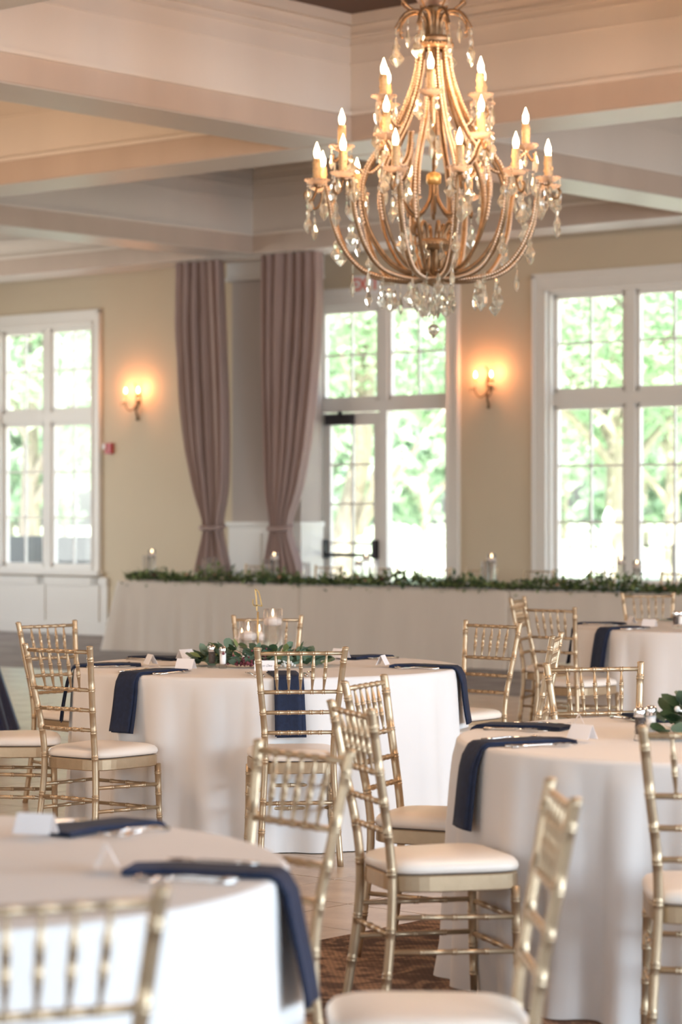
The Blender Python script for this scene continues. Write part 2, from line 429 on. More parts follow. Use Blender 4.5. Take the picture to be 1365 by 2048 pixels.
# taupe pilaster between the curtains
pa0 = onplane(465, WB-.35); pa1 = onplane(602, WB-.35)
struct('wall_pilaster', MB().box(pa0, pa1, WB-.35, WB, 0, 4.72), M['taupe'])
m = MB(); m.box(pa0-.03, pa1+.03, WB-.38, WB, 0, 1.36); m.box(pa0-.05, pa1+.05, WB-.41, WB, 1.33, 1.38)
for q0, q1 in ((pa0+.10, (pa0+pa1)/2-.05), ((pa0+pa1)/2+.05, pa1-.10)):
    m.box(q0, q1, WB-.395, WB-.37, .25, 1.25); 
m.box(pa0-.05, pa1+.05, WB-.40, WB, 0, .16)
struct('trim_4', m, M['trim'])
m = MB(); m.box(pa0-.04, pa1+.04, WB-.40, WB, 4.10, 4.40); m.box(pa0-.07, pa1+.07, WB-.44, WB, 4.36, 4.44); m.box(pa0-.05, pa1+.05, WB-.42, WB, 4.10, 4.14)
struct('trim_5', m, M['trim'])

# ------------------------------------------------------------------ floor
struct('floor', MB().box(A0-.2, A1+.2, B0-.2, B1+.2, -.12, -.004), M['grout'])
flo = bpy.data.objects['floor']
CARA = -5.8; CARB = 16.6
MB().box(CARA, A1, B0, CARB, -.004, .002).build('patterned_carpet', M['carpet'], flo)
MB().box(A0, A1, CARB, WB, -.004, .001).build('far_carpet', M['carpet2'], flo)
TS = .46; tiles = []
na = int((CARA-A0)/TS); nb = int((CARB-B0)/TS)
for i in range(na):
    for j in range(nb):
        a = CARA-(i+1)*TS; b = CARB-(j+1)*TS
        p = ab(a+TS/2, b+TS/2)
        vis = p.y > 4 and abs(p.x) < .134*p.y+.5
        tiles.append((p.length if vis else 1e3+p.length, a, b))
tiles.sort()
tb = MB().box(.004, TS-.004, .004, TS-.004, -.004, 0.0); 
tme = tb.mesh('tile', M['tile'])
for k, (_, a, b) in enumerate(tiles[:295]):
    o = put('tile', tme, flo, (a, b, random.uniform(-.0006, .0006)))
rest = MB()
for _, a, b in tiles[295:]: rest.box(a+.004, a+TS-.004, b+.004, b+TS-.004, -.004, -.0002)
o = rest.build('distant_tiles', M['tile'], flo); o['kind'] = 'stuff'
# ================================================================== CHAIRS
def ringed(pts, rad, nodes, n=8, bump=.0019, w=.0032, gap=.0048):
    """tube along pts; at each node (arc fraction) two narrow rings, as on turned bamboo"""
    pts = [Vector(p) for p in pts]; L = [0]
    for i in range(1, len(pts)): L.append(L[-1]+(pts[i]-pts[i-1]).length)
    tot = L[-1]
    def P(d):
        d = min(max(d, 0), tot)
        for i in range(1, len(L)):
            if d <= L[i]+1e-9:
                u = (d-L[i-1])/max(L[i]-L[i-1], 1e-9); return pts[i-1].lerp(pts[i], u), u, i
        return pts[-1], 1, len(L)-1
    def R(d):
        _, u, i = P(d)
        return rad if not hasattr(rad, '__len__') else rad[i-1]*(1-u)+rad[i]*u
    st = [(x, 0) for x in L]
    for f in nodes:
        c = f*tot
        for cc in (c-gap, c+gap):
            st += [(cc-w, 0), (cc-w*.4, 1), (cc+w*.4, 1), (cc+w, 0)]
    st = sorted((min(max(d, 0), tot), b) for d, b in st)
    q = []; rr = []
    last = -1
    for d, b in st:
        if d-last < 1e-5: continue
        last = d; q.append(P(d)[0]); rr.append(R(d)+b*bump)
    return q, rr
def chair_proto():
    root = thing('chiavari_chair', 'x', 'chair')
    g = M['gold']
    sx = [(.92, .186, -.272), (.88, .181, -.264), (.73, .166, -.238), (.645, .156, -.222), (.56, .148, -.207), (.46, .145, -.195), (.36, .148, -.194), (.25, .155, -.202), (.12, .163, -.217), (0, .170, -.236)]
    prof = smooth_path([(x, y, z) for z, x, y in sx], 3)
    for s in (-1, 1):
        pts = [Vector((p.x*s, p.y, p.z)) for p in prof]
        q, rr = ringed(pts, .0138, (.06, .20, .30, .40, .52, .70, .84), 10)
        m = MB(); m.tube(q, rr, 10); m.ball((.186*s, -.2725, .920), .0155, 10, 6, sz=.45)
        m.build('back_post', g, root)
    def X(z):
        for i in range(len(sx)-1):
            if sx[i][0] >= z >= sx[i+1][0]:
                u = (sx[i][0]-z)/(sx[i][0]-sx[i+1][0]); return sx[i][1]*(1-u)+sx[i+1][1]*u, sx[i][2]*(1-u)+sx[i+1][2]*u
    for z, nd, nm in ((.898, 5, 'top_rail'), (.735, 5, 'cross_rail'), (.648, 5, 'cross_rail'), (.562, 5, 'cross_rail')):
        x, y = X(z)
        q, rr = ringed([(-x, y, z), (x, y, z)], .0083, [(.206+.147*k) for k in range(5)], 8)
        MB().tube(q, rr, 8).build(nm, g, root)
    x1, y1 = X(.898); x2, y2 = X(.735)
    for k in range(5):
        f = -1+2*(.206+.147*k)
        a = Vector((x1*f, y1, .892)); b = Vector((x2*f, y2, .742))
        pts = [a, a.lerp(b, .06), a.lerp(b, .33), a.lerp(b, .67), a.lerp(b, .94), b]
        q, rr = ringed(pts, [.0042, .0046, .0080, .0080, .0046, .0042], (.33, .64), 8, bump=.0016, w=.003, gap=.004)
        MB().tube(q, rr, 8).build('spindle', g, root)
    def outline(k, dy=0, n=40, grow=0.0):
        pts = []
        for i in range(n):
            a = 2*PI*i/n; e = .42
            cx = math.copysign(abs(cos(a))**e, cos(a)); cy = math.copysign(abs(sin(a))**e, sin(a))
            hw = .183+.019*cy; pts.append((cx*(hw+grow)*k, (cy*(.202+grow)+.006)*k, 0))
        return pts
    def layered(rings, n=40):
        vs = []; fs = []
        for k, z in rings: vs += [(x, y, z) for x, y, _ in outline(k, n=n)]
        for j in range(len(rings)-1):
            for i in range(n):
                q = (i+1) % n; fs.append((j*n+i, j*n+q, (j+1)*n+q, (j+1)*n+i))
        fs.append(tuple(reversed(range(n)))); m = len(rings)-1; fs.append(tuple(m*n+i for i in range(n)))
        return vs, fs
    vs, fs = layered([(.97, .386), (1.0, .39), (1.0, .432), (.97, .436)]); MB().add(vs, fs, False).build('seat_frame', g, root)
    vs, fs = layered([(.95, .434), (.95, .441)]); MB().add(vs, fs, False).build('seat_gap', M['dark'], root)
    vs, fs = layered([(.95, .439), (1.0, .441), (1.015, .450), (1.005, .462), (.96, .473), (.85, .481), (.6, .486), (.3, .488), (.02, .4885)]); MB().add(vs, fs, True).build('seat_cushion', M['cushion'], root)
    for s in (-1, 1):
        q, rr = ringed([(.178*s, .178, .395), (.182*s, .182, .2), (.190*s, .190, 0)], [.0145, .013, .0105], (.10, .33, .58, .80), 9)
        MB().tube(q, rr, 9).build('front_leg', g, root)
        for z in (.315, .215):
            x, y = X(z); f = .18+.01*(1-z/.4)
            q, rr = ringed([(x*s, y, z), (f*s, f, z-.01)], .0082, (.25, .5, .75), 7)
            MB().tube(q, rr, 7).build('side_stretcher', g, root)
    for z in (.30, .20):
        q, rr = ringed([(-.184, .184, z), (.184, .184, z)], .0082, (.25, .5, .75), 7); MB().tube(q, rr, 7).build('front_stretcher', g, root)
    x, y = X(.265)
    q, rr = ringed([(-x, y, .265), (x, y, .265)], .0088, (.2, .4, .6, .8), 7); MB().tube(q, rr, 7).build('back_stretcher', g, root)
    return root
CH0 = chair_proto(); used = [False]
def chair(px, py, f=None, target=None, label='', group=None, loc=None):
    if loc is None:
        P = at(px, py, .915); P.z = 0
        if f is None: f = (target[0]-P.x, target[1]-P.y)
        f = Vector((f[0], f[1], 0)).normalized(); loc = P+f*.27
    else: f = Vector((f[0], f[1], 0)).normalized()
    o = CH0 if not used[0] else copy_tree(CH0); used[0] = True
    o.location = loc; o.rotation_euler = (0, 0, math.atan2(-f.x, f.y)); o['label'] = label
    if group: o['group'] = group
    elif 'group' in o: del o['group']
    return o
T4 = Vector((-.344, 12.04, 0)); T3 = Vector((1.27, 8.2, 0)); T2 = Vector((-1.02, 5.22, 0)); T5 = Vector((2.40, 16.2, 0))
G4, G3, G2, G5, GH = 'gold chairs around the centre table', 'gold chairs around the right-hand table', 'gold chairs around the near left table', 'gold chairs around the far right table', 'gold chairs behind the long head table'
chair(94, 1246, target=T4, group=G4, label='gold chair at far left, its back partly behind the nearer left chair')
chair(0, 0, loc=(-1.49, 11.62, 0), f=(1, .12), group=G4, label='gold chair cut by the left picture edge, only ivory seat and legs showing')
chair(115, 1294, target=T4, group=G4, label='gold spindle-back chair angled toward the centre table, nearer one of the left pair')
chair(603, 1299, target=T4, group=G4, label='gold chair standing square with its back to the viewer before the centre table')
chair(535, 1234, target=T4, group=G4, label='gold chair behind the candles of the centre table, facing the viewer')
chair(986, 1246, target=T4, group=G4, label='gold chair with warm brown-lit rungs just right of the centre table')
chair(1114, 1272, f=(-1, .2), group=G4, label='narrow side-on gold chair rising just behind the back of the chair across the right-hand table')
chair(1036, 1197, f=(.93, -.30), group=G5, label='side-on gold chair farthest left at the far right table')
chair(1100, 1216, target=(T5.x, T5.y+.4), group=G5, label='gold chair with a full ivory seat in view left of the far right table')
chair(1297, 1188, target=T5, group=G5, label='gold chair on the far side of the far right table, top close to the garland')
chair(1189, 1330, target=T3, group=G3, label='bright rose-gold chair back facing the viewer across the right-hand table')
chair(731, 1361, f=(.93, -.37), group=G3, label='gold chair whose seat glows amber, behind the sharper side-on chair')
chair(703, 1415, f=(.95, .31), group=G3, label='gold chair in full side view with a wide pale seat, centre right')
chair(1428, 1460, f=(.13, .98), group=G3, label='gold chair cut by the right picture edge, left post and seat corner showing')
chair(606, 1497, f=(-.80, -.62), group=G2, label='blurred gold chair right of the near left table, its spindles crossing the centre chair')
chair(1124, 1585, f=(-1, -.05), group=G2, label='blurred foreground gold chair seen edge-on with its ivory seat at the bottom edge')
chair(84, 1797, target=T2, group=G2, label='blurred dark gold chair back in the bottom left corner before the near left table')

# ================================================================== TABLES
TR = .915; TZ = .765
def fold(th, t, seed, nf):
    r = random.Random(seed); s = 0
    for k in range(5):
        n = nf+r.randint(-4, 6); s += sin(n*th+r.uniform(0, 6.28))*r.uniform(.4, 1)
    return s/2.2
def round_table(name, c, label, seed, m, nf=17, amp=.035, R=TR):
    root = thing(name, label, 'table', (c.x, c.y, 0), group='round banquet tables')
    MB().lathe([(.02, .70), (R-.03, .70), (R-.015, .715), (R-.015, .745), (R-.03, .752), (.02, .752)], 64, cap=False).build('tabletop', M['path'], root)
    n = 400; prof = []
    for r in (.001, .2, .4, .6, .8): prof.append((r*R/.8*.97, TZ, 0, 0))
    for a in range(0, 91, 18): prof.append((R-.018+.018*sin(a*PI/180), TZ-.018+.018*cos(a*PI/180), 0, 0))
    for k in range(1, 22):
        t = k/21; prof.append((R, TZ-.018-(TZ-.022)*t, t, 1))
    vs = []; fs = []
    for (r, z, t, f) in prof:
        for i in range(n):
            th = 2*PI*i/n
            rr = r
            if f:
                e = t**.75
                fo = fold(th, t, seed, nf); fo = math.copysign(abs(fo)**.8, fo)
                rr = r + e*.022 + amp*(t**.45)*(fo+.25) + (.02*sin(7*th+seed)*max(0, t-.85)*5)
                rr = max(rr, R+.002)
            vs.append((rr*cos(th), rr*sin(th), z))
    for j in range(len(prof)-1):
        for i in range(n):
            k = (i+1) % n; fs.append((j*n+i, (j+1)*n+i, (j+1)*n+k, j*n+k))
    fs.append(tuple(range(n)))
    MB().add(vs, fs, True).build('tablecloth', m, root)
    return root
round_table('round_banquet_table', T4, 'round table under a floor-length white cloth with the wreath of candles, picture centre', 3, M['linen'], 22, amp=.036)
round_table('round_banquet_table', T3, 'round table in deeply folded grey-white cloth at the right, behind the side-on chair', 11, M['linen'], 25, .046, R=.90)
round_table('round_banquet_table', T2, 'blurred round table with white cloth filling the bottom left corner', 21, M['linen'], 24, .026)
round_table('round_banquet_table', T5, 'far round table in blush-white cloth at the right edge by the head table', 31, M['linen'], 22, .03, R=.92)

# ------------------------------------------------------------------ place settings
def napkin_mesh(Rt, L=.30, D=.25, w=.13, seed=0):
    r = random.Random(seed)
    m = MB()
    def strip(off, w0, w1, th, Dd, shift):
        path = [(-L, TZ+.003), (-L*.7, TZ+.003+.004), (-L*.35, TZ+.004), (-.03, TZ+.003), (0.0, TZ+.002), (.018, TZ-.008), (.027, TZ-.03)]
        for k in range(1, 7):
            t = k/6; path.append((.030+.035*t+.004*sin(3*t+seed), TZ-.03-(Dd-.03)*t))
        vs = []; nn = len(path); cols = 7
        for j, (x, z) in enumerate(path):
            hw = w0+(w1-w0)*j/(nn-1)
            for side in (0, 1):
                for i in range(cols):
                    u = -1+2*i/(cols-1)
                    bend = .0035*sin(u*2.2+seed)*(1 if j > 6 else .4)
                    nx = th*side if j > 5 else 0; nz = th*side if j <= 5 else 0
                    vs.append((Rt-.015+x+off*(1 if j > 5 else 0)+nx+bend*(1 if j > 6 else 0), u*hw/2+shift*(j/nn), z+off*(1 if j <= 5 else 0)+nz))
        fs = []; W = 2*cols
        for j in range(nn-1):
            for side in (0, 1):
                for i in range(cols-1):
                    a = j*W+side*cols+i; q = (a, a+1, a+W+1, a+W)
                    fs.append(q if side else tuple(reversed(q)))
            for i in (0, cols-1):
                a = j*W+i; q = (a, a+W, a+W+cols, a+cols); fs.append(q if i else tuple(reversed(q)))
        fs.append(tuple(range(cols-1, -1, -1))+tuple(range(cols, W))) 
        o = (nn-1)*W; fs.append(tuple(o+i for i in range(cols))+tuple(o+i for i in range(W-1, cols-1, -1)))
        m.add(vs, fs, True)
    strip(0, w, w*1.0, .005, D*1.02, .012)
    strip(.006, w*.93, w*.90, .005, D, -.004)
    return m.mesh('napkin', M['navy'])
def fork_mb():
    m = MB(); z = .004
    m.tube([(0, -.10, z), (0, -.06, z+.002), (0, 0, z+.006), (0, .035, z+.003)], [.006, .0045, .003, .0035], 6)
    m.box(-.011, .011, .033, .055, z+.002, z+.005)
    for k in range(4): x = -.0095+k*.0063; m.tube([(x, .053, z+.003), (x, .075, z+.002), (x, .098, z+.007)], .0016, 5)
    return m
def knife_mb():
    m = MB(); z = .004
    m.tube([(0, -.11, z), (0, -.02, z), (0, 0, z)], [.0055, .006, .004], 6)
    pr = [(-.003, 0), (.008, .01), (.010, .08), (.006, .108), (-.003, .118), (-.004, .05)]
    vs = [(x, y, z-.001) for x, y in pr]+[(x, y, z+.001) for x, y in pr]; n = len(pr)
    m.add(vs, [tuple(reversed(range(n))), tuple(range(n, 2*n))]+[(i, (i+1) % n, n+(i+1) % n, n+i) for i in range(n)])
    return m
def spoon_mb():
    m = MB(); z = .004
    m.tube([(0, -.10, z), (0, -.05, z+.003), (0, .02, z+.006), (0, .045, z+.003)], [.0058, .004, .003, .003], 6)
    vs = []; fs = []; n = 14
    for k in range(5):
        rr = k/4
        for i in range(n): a = 2*PI*i/n; vs.append((.019*rr*cos(a), .068+.028*rr*sin(a), z+.0005+.007*rr*rr))
    for k in range(4):
        for i in range(n): q = (i+1) % n; fs.append((k*n+i, (k+1)*n+i, (k+1)*n+q, k*n+q))
    m.add(vs, fs, True); return m
FK, KN, SP = fork_mb().mesh('fork', M['steel']), knife_mb().mesh('knife', M['steel']), spoon_mb().mesh('spoon', M['steel'])
cm = MB(); h = .045; wd = .09
for s in (-1, 1): cm.add([(-wd/2, 0, h), (wd/2, 0, h), (wd/2, s*.024, 0), (-wd/2, s*.024, 0), (-wd/2, s*.001, h-.001), (wd/2, s*.001, h-.001), (wd/2, s*.0225, 0), (-wd/2, s*.0225, 0)],
       [(0, 1, 2, 3), (4, 7, 6, 5), (2, 1, 5, 6), (3, 7, 4, 0)])
CARD = cm.mesh('place_card', M['card'])
PLATE = MB().lathe([(.001, 0), (.045, 0), (.05, .004), (.075, .013), (.0755, .015), (.05, .0075), (.04, .004), (.001, .004)], 32, cap=False).mesh('bread_plate', M['china'])
NAPS = {}
def setting(c, ang, where, Rt=TR, parts='nfFksc', cardturn=0, L=.30, wnap=.13, inner=None, rr=0):
    a = math.radians(ang); rz = a; u = Vector((cos(a), sin(a), 0)); v = Vector((-sin(a), cos(a), 0))
    # facing the seat from the table centre: guest's right is -v... guest looks along -u
    def P(r, t): return c+u*r+v*t
    seed = int(ang*7+c.x*100) % 97
    if 'n' in parts:
        me = napkin_mesh(Rt, L=L, w=wnap, seed=seed)
        o = put('folded_napkin', me, None, (c.x, c.y, 0), rz); tag(o, 'navy folded napkin ' + where, 'napkin', 'navy napkins at the place settings')
    def cut(nm, me, t, turn, lab, zz=TZ+.001, r=Rt-.17):
        p = P(r, t); p.z = zz
        o = put(nm, me, None, p, rz+PI/2+turn); tag(o, lab+' '+where, nm, nm+'s at the place settings')
    if 'f' in parts: cut('fork', FK, -.105, .05, 'inner stainless fork beside the napkin')
    if 'F' in parts: cut('fork', FK, -.145, .09, 'outer stainless fork')
    if 'k' in parts: cut('knife', KN, .095, -.04, 'stainless knife beside the napkin')
    if 's' in parts: cut('spoon', SP, .125, -.03, 'stainless spoon right of the knife')
    if 'c' in parts:
        p = P(Rt-.36+rr, .0); p.z = TZ+(.012 if 'n' in parts else .001)
        o = put('place_card', CARD, None, p, rz+PI/2+cardturn); tag(o, 'white folded place card '+where, 'place card', 'place cards')
        return o
    if 'p' in parts: pass
def plate(p, lab):
    o = put('bread_plate', PLATE, None, p); tag(o, lab, 'plate', 'small white plates')
S4 = [(138, 'at the far left chair of the centre table'), (186, 'at the left rim of the centre table'),
      (229, 'at the front left of the centre table'), (277, 'behind the square-on chair of the centre table'),
      (346, 'at the right rim of the centre table'), (52, 'at the far right of the centre table')]
for ang, wh in S4:
    setting(T4, ang, wh, parts='nfFks' if ang in (277, ) else 'nfFksc', cardturn=.25 if ang in (229, 186) else 0)
# the card that stands on the front napkin, with its faint script
p = T4+Vector((.0, -.60, TZ+.014)); 
o = put('place_card', CARD, None, p, .03); tag(o, 'white place card with faint grey script on the napkin of the square-on chair', 'place card', 'place cards')
tx = bpy.data.curves.new('script', 'FONT'); tx.body = 'Jon Dee'; tx.size = .016; tx.align_x = 'CENTER'; tx.shear = .4; tx.extrude = .0002
to = text_mesh(tx, 'script', M['ink']); to.parent = o
to.location = (.008, -.0155, .018); to.rotation_euler = (math.radians(62), 0, 0)
plate(T4+Vector((-.42, -.30, TZ+.001)), 'white plate on the centre table left of the salt shaker')
plate(T4+Vector((-.34, .42, TZ+.001)), 'pale plate on the centre table behind the salt shaker')
for ang, wh in [(199, 'at the near left rim of the right-hand table'), (153, 'at the far left of the right-hand table'), (104, 'before the rose-gold chair of the right-hand table')]:
    setting(T3, ang, wh, Rt=.90, cardturn=.4)
setting(T3, 268, 'at the right picture edge on the right-hand table', Rt=.90, parts='nfFk')
plate(T3+Vector((-.12, .28, TZ+.001)), 'white plate with an amber glint left of the shakers on the right-hand table')
plate(T3+Vector((.12, -.22, TZ+.001)), 'white plate at the right picture edge on the right-hand table')
for ang, wh in [(52, 'at the far rim of the blurred near left table'), (-9, 'over the right rim of the blurred near left table')]:
    setting(T2, ang, wh, cardturn=.3)
for ang, wh in [(212, 'at the near left of the far right table'), (162, 'at the far left of the far right table'), (100, 'before the far chair of the far right table')]:
    setting(T5, ang, wh, Rt=.92, cardturn=.5)

# ------------------------------------------------------------------ salt and pepper
def shaker(p, fill, label, s=1.0):
    r = thing('shaker', label, 'shaker', p, group='salt and pepper shakers')
    MB().lathe([(x*s, z*s) for x, z in ((.001, 0), (.019, 0), (.0215, .004), (.020, .012), (.0165, .02), (.0205, .028), (.0165, .037), (.0195, .045), (.0165, .054), (.0175, .075), (.0175, .085))], 12, cap=False).build('glass_body', M['glass'], r)
    MB().lathe([(x*s, z*s) for x, z in ((.001, .022), (.013, .022), (.0145, .04), (.0155, .074), (.001, .074))], 12, cap=False).build('filling', fill, r)
    MB().lathe([(x*s, z*s) for x, z in ((.0182, .076), (.0187, .078), (.0187, .095), (.0165, .103), (.010, .107), (.001, .108))], 16, cap=False).build('metal_cap', M['chrome'], r)
p4 = at(424, 1336, TZ); shaker(p4, M['pepper'], 'glass pepper shaker with a chrome cap left of the wreath on the centre table', 1.0)
p4 = at(446, 1337, TZ); shaker(p4, M['salt'], 'glass salt shaker beside the pepper on the centre table', .95)
shaker(at(1281, 1482, TZ), M['pepper'], 'pepper shaker on the right-hand table, left of the salt', 1.0)
shaker(at(1303, 1478, TZ), M['salt'], 'salt shaker on the right-hand table beside the white bouquet', 1.0)
shaker(at(1352, 1256, TZ), M['pepper'], 'pepper shaker on the far right table', 1.0)
shaker(at(1362, 1256, TZ), M['salt'], 'salt shaker on the far right table at the right picture edge', 1.0)

# ------------------------------------------------------------------ candles in glass cylinders
def flame_mb(z): return MB().lathe([(.0005, z), (.0045, z+.006), (.0055, z+.012), (.003, z+.022), (.0004, z+.034)], 8, cap=False)
def candle_vase(p, H, label, r=.042, lit=True, fill=.72, group=None):
    o = thing('candle_vase', label, 'candle holder', p, group=group)
    MB().lathe([(.001, 0), (r, 0), (r, H), (r-.003, H), (r-.003, .012), (.001, .012)], 28, cap=False).build('glass_cylinder', M['glass'], o)
    if fill: MB().lathe([(.001, .0125), (r-.0035, .0125), (r-.0035, H*fill-.028), (.001, H*fill-.028)], 24, cap=False).build('water', M['water'], o)
    if lit:
        z = H*fill-.008
        w_ = MB().lathe([(.001, z-.020), (r*.7, z-.019), (r*.91, z-.006), (r*.925, z+.010), (r*.85, z+.015), (r*.3, z+.024), (.001, z+.025)], 24, cap=False).build('floating_candle', M['wax'], o)
        flame_mb(z+.026).build('flame', M['flame'], w_)
    return o
GC = 'candle vases of the centre wreath'
candle_vase(at(497, 1322, TZ), .195, 'medium glass cylinder with floating candle left in the centre wreath', .046, group=GC, fill=.66)
candle_vase(at(546, 1322, TZ), .255, 'tallest glass cylinder with floating candle right in the centre wreath', .047, group=GC, fill=.78)
candle_vase(at(519, 1314, TZ), .165, 'small glass cylinder between the two larger ones of the centre wreath', .036, group=GC, fill=.66)
candle_vase(at(484, 1313, TZ), .14, 'lowest glass cylinder at the back left of the centre wreath', .036, group=GC, fill=.66)
# table number 4 on a gold stick
tn = thing('table_number', 'gold number 4 on a thin gold stick in the centre wreath', 'table sign', at(516, 1322, TZ))
Hn = .355
MB().tube([(0, 0, 0), (0, 0, Hn-.115)], .0045, 6).build('stick', M['goldcut'], tn)
def ribbon(pts, wd, th, m=None):
    m = m or MB()
    for i in range(len(pts)-1):
        a = Vector(pts[i]); b = Vector(pts[i+1]); d = (b-a).normalized(); n = Vector((-d.z, 0, d.x))*wd/2; y = Vector((0, th/2, 0)); a = a-d*.001; b = b+d*.001
        m.add([a-n-y, a+n-y, b+n-y, b-n-y, a-n+y, a+n+y, b+n+y, b-n+y], [(0, 1, 2, 3), (7, 6, 5, 4), (0, 4, 5, 1), (1, 5, 6, 2), (2, 6, 7, 3), (3, 7, 4, 0)])
    return m
z0 = Hn-.12
m = ribbon([(-.004, 0, z0+.01), (-.006, 0, z0+.05), (-.012, 0, z0+.115)], .007, .004)
ribbon(smooth_path([(-.012, 0, z0+.115), (.004, 0, z0+.100), (.012, 0, z0+.07), (.020, 0, z0+.032)], 4), .006, .004, m)
ribbon(smooth_path([(.020, 0, z0+.032), (0, 0, z0+.036), (-.016, 0, z0+.034), (-.024, 0, z0+.046), (-.023, 0, z0+.064)], 4), .006, .004, m)
m.build('number_four', M['goldcut'], tn)

# ------------------------------------------------------------------ leaves, wreath
def leaf_mesh(L, W, name='leaf', m=None, fold_=.15, round_=True):
    n = 6; vs = []; fs = []
    for i in range(n+1):
        t = i/n; w_ = W/2*(sin(PI*t)**(.55 if round_ else .9))+.0005
        z = fold_*L*(t*(1-t))
        vs += [(-w_, L*t, z+fold_*w_*.6), (0, L*t, z), (w_, L*t, z+fold_*w_*.6)]
    for i in range(n): b = i*3; fs += [(b, b+1, b+4, b+3), (b+1, b+2, b+5, b+4)]
    mb = MB().add(vs, fs, True); return mb.mesh(name, m or M['leaf'])
LEAVES = [leaf_mesh(.055, .05), leaf_mesh(.065, .055, m=M['leaf']), leaf_mesh(.05, .042, m=M['leafd']), leaf_mesh(.06, .028, m=M['leaf2'], round_=False)]
wr = thing('eucalyptus_wreath', 'eucalyptus wreath with blush roses around the candles of the centre table', 'wreath', T4+Vector((0, -.18, TZ)))
wr.location = at(520, 1331, TZ)
WRX, WRY = .245, .20
MB().tube([(WRX*.9*cos(a*PI/12), WRY*.85*sin(a*PI/12), .022) for a in range(25)], .009, 6).build('stem', M['leafd'], wr)
def flower(c, r, m, parent, name='rose'):
    b = MB(); rnd = random.Random(int(c[0]*1e4))
    for ring, (nn, rr, tilt) in enumerate(((5, 1.0, .9), (5, .75, .5), (4, .5, .25), (3, .28, .1))):
        for k in range(nn):
            a = 2*PI*k/nn+ring*.6
            vs = []; fs = []
            for i in range(4):
                for j in range(5):
                    u = (j-2)/2*.75; t = i/3
                    rad = r*rr*(.35+.65*t*(1 if tilt > .4 else .8)); zz = r*(.9*t-(.5*tilt*t*t)) 
                    vs.append((rad*cos(a+u), rad*sin(a+u), zz))
            for i in range(3):
                for j in range(4): q = i*5+j; fs.append((q, q+1, q+6, q+5))
            b.add(vs, fs, True)
    o = b.build(name, m, parent); o.location = c; return o
rnd = random.Random(5)
for k in range(150):
    a = rnd.uniform(0, 2*PI); 
    if k < 95: a = rnd.uniform(PI*1.0, PI*2.0)
    q = rnd.uniform(.75, 1.12); x = WRX*q*cos(a)*1.05; y = WRY*q*sin(a)
    z = rnd.uniform(.012, .085)*(1 if abs(x) < .2 else .6)
    o = put('leaf', LEAVES[rnd.choice([0, 0, 1, 1, 2, 3])], wr, (x, y, z))
    o.rotation_euler = (rnd.uniform(-.2, 1.3), rnd.uniform(-.7, .7), a-PI/2+rnd.uniform(-1.1, 1.1))
for k in range(7):        # sprigs that reach out along the table
    s = -1 if k % 2 else 1; x0 = s*.24
    for j in range(5):
        o = put('leaf', LEAVES[(k+j) % 4], wr, (x0+s*.016*j, -.04+.035*k-.1+rnd.uniform(-.02, .02), .018+rnd.uniform(0, .03)))
        o.rotation_euler = (rnd.uniform(-.1, .7), rnd.uniform(-.6, .6), -s*PI/2+rnd.uniform(-1, 1))
flower((.045, -.175, .055), .034, M['rose'], wr); flower((.10, -.16, .045), .026, M['rose'], wr); flower((-.16, -.13, .045), .024, M['peach'], wr)
flower((.14, .12, .05), .03, M['rose'], wr); flower((-.12, .14, .04), .03, M['rose'], wr)
def berries(parent, c, n, m, sp, r=.006, name='berry_sprig'):
    b = MB(); rr_ = random.Random(n)
    for k in range(n): b.ball((rr_.gauss(0, sp[0]), rr_.gauss(0, sp[1]), abs(rr_.gauss(.012, sp[2]))), r*rr_.uniform(.6, 1.2), 6, 4)
    o = b.build(name, m, parent); o.location = c; o['kind'] = 'stuff' if False else o.get('kind', ''); del o['kind']; return o
berries(wr, (-.055, -.215, .012), 70, M['burg'], (.035, .018, .015)); berries(wr, (.02, -.215, .03), 45, M['burg'], (.018, .012, .02))
berries(wr, (.13, -.19, .01), 26, M['whitefl'], (.02, .012, .012), .006, 'white_sprig'); berries(wr, (-.06, -.2, .04), 10, M['salt'], (.01, .01, .008), .005, 'white_sprig')
MB().ball((0, 0, 0), .006, 8, 6).build('blue_berry', M['navy'], wr, (.052, -.19, .085))
# bouquet on the right-hand table, and a bit of green on the near left one
def bouquet(p, label, R, H, nleaf, seed, whites=40):
    b = thing('centerpiece_bouquet', label, 'bouquet', p, group='low bouquets'); r_ = random.Random(seed)
    MB().lathe([(.001, .004), (.05, .004), (.06, .03), (.05, .05), (.001, .05)], 16, cap=False).build('vessel', M['leafd'], b)
    for k in range(nleaf):
        a = r_.uniform(0, 2*PI); q = r_.uniform(.15, 1); z = H*(1-q*q)*r_.uniform(.4, 1)+.01
        o = put('leaf', LEAVES[r_.choice([0, 2, 2, 3, 2])], b, (R*q*cos(a), R*q*sin(a), z)); o.rotation_euler = (r_.uniform(0, 1.1), r_.uniform(-.6, .6), a-PI/2+r_.uniform(-.8, .8)); o.scale = (1.4, 1.5, 1.4)
    for k in range(6):
        a = r_.uniform(0, 6.28); q = r_.uniform(0, .7)
        berries(b, (R*q*cos(a), R*q*sin(a), H*(1.02-q*q*.5)), whites+k, M['whitefl'], (.022, .022, .014), .009, 'white_blossom')
    return b
bouquet(at(1422, 1474, TZ), 'dark-leaved bouquet with white blossom at the picture edge on the right-hand table', .19, .12, 75, 4)
bouquet(T2+Vector((.0, .02, TZ)), 'blurred pale green tuft at the left edge on the near left table', .19, .11, 60, 9, 4)

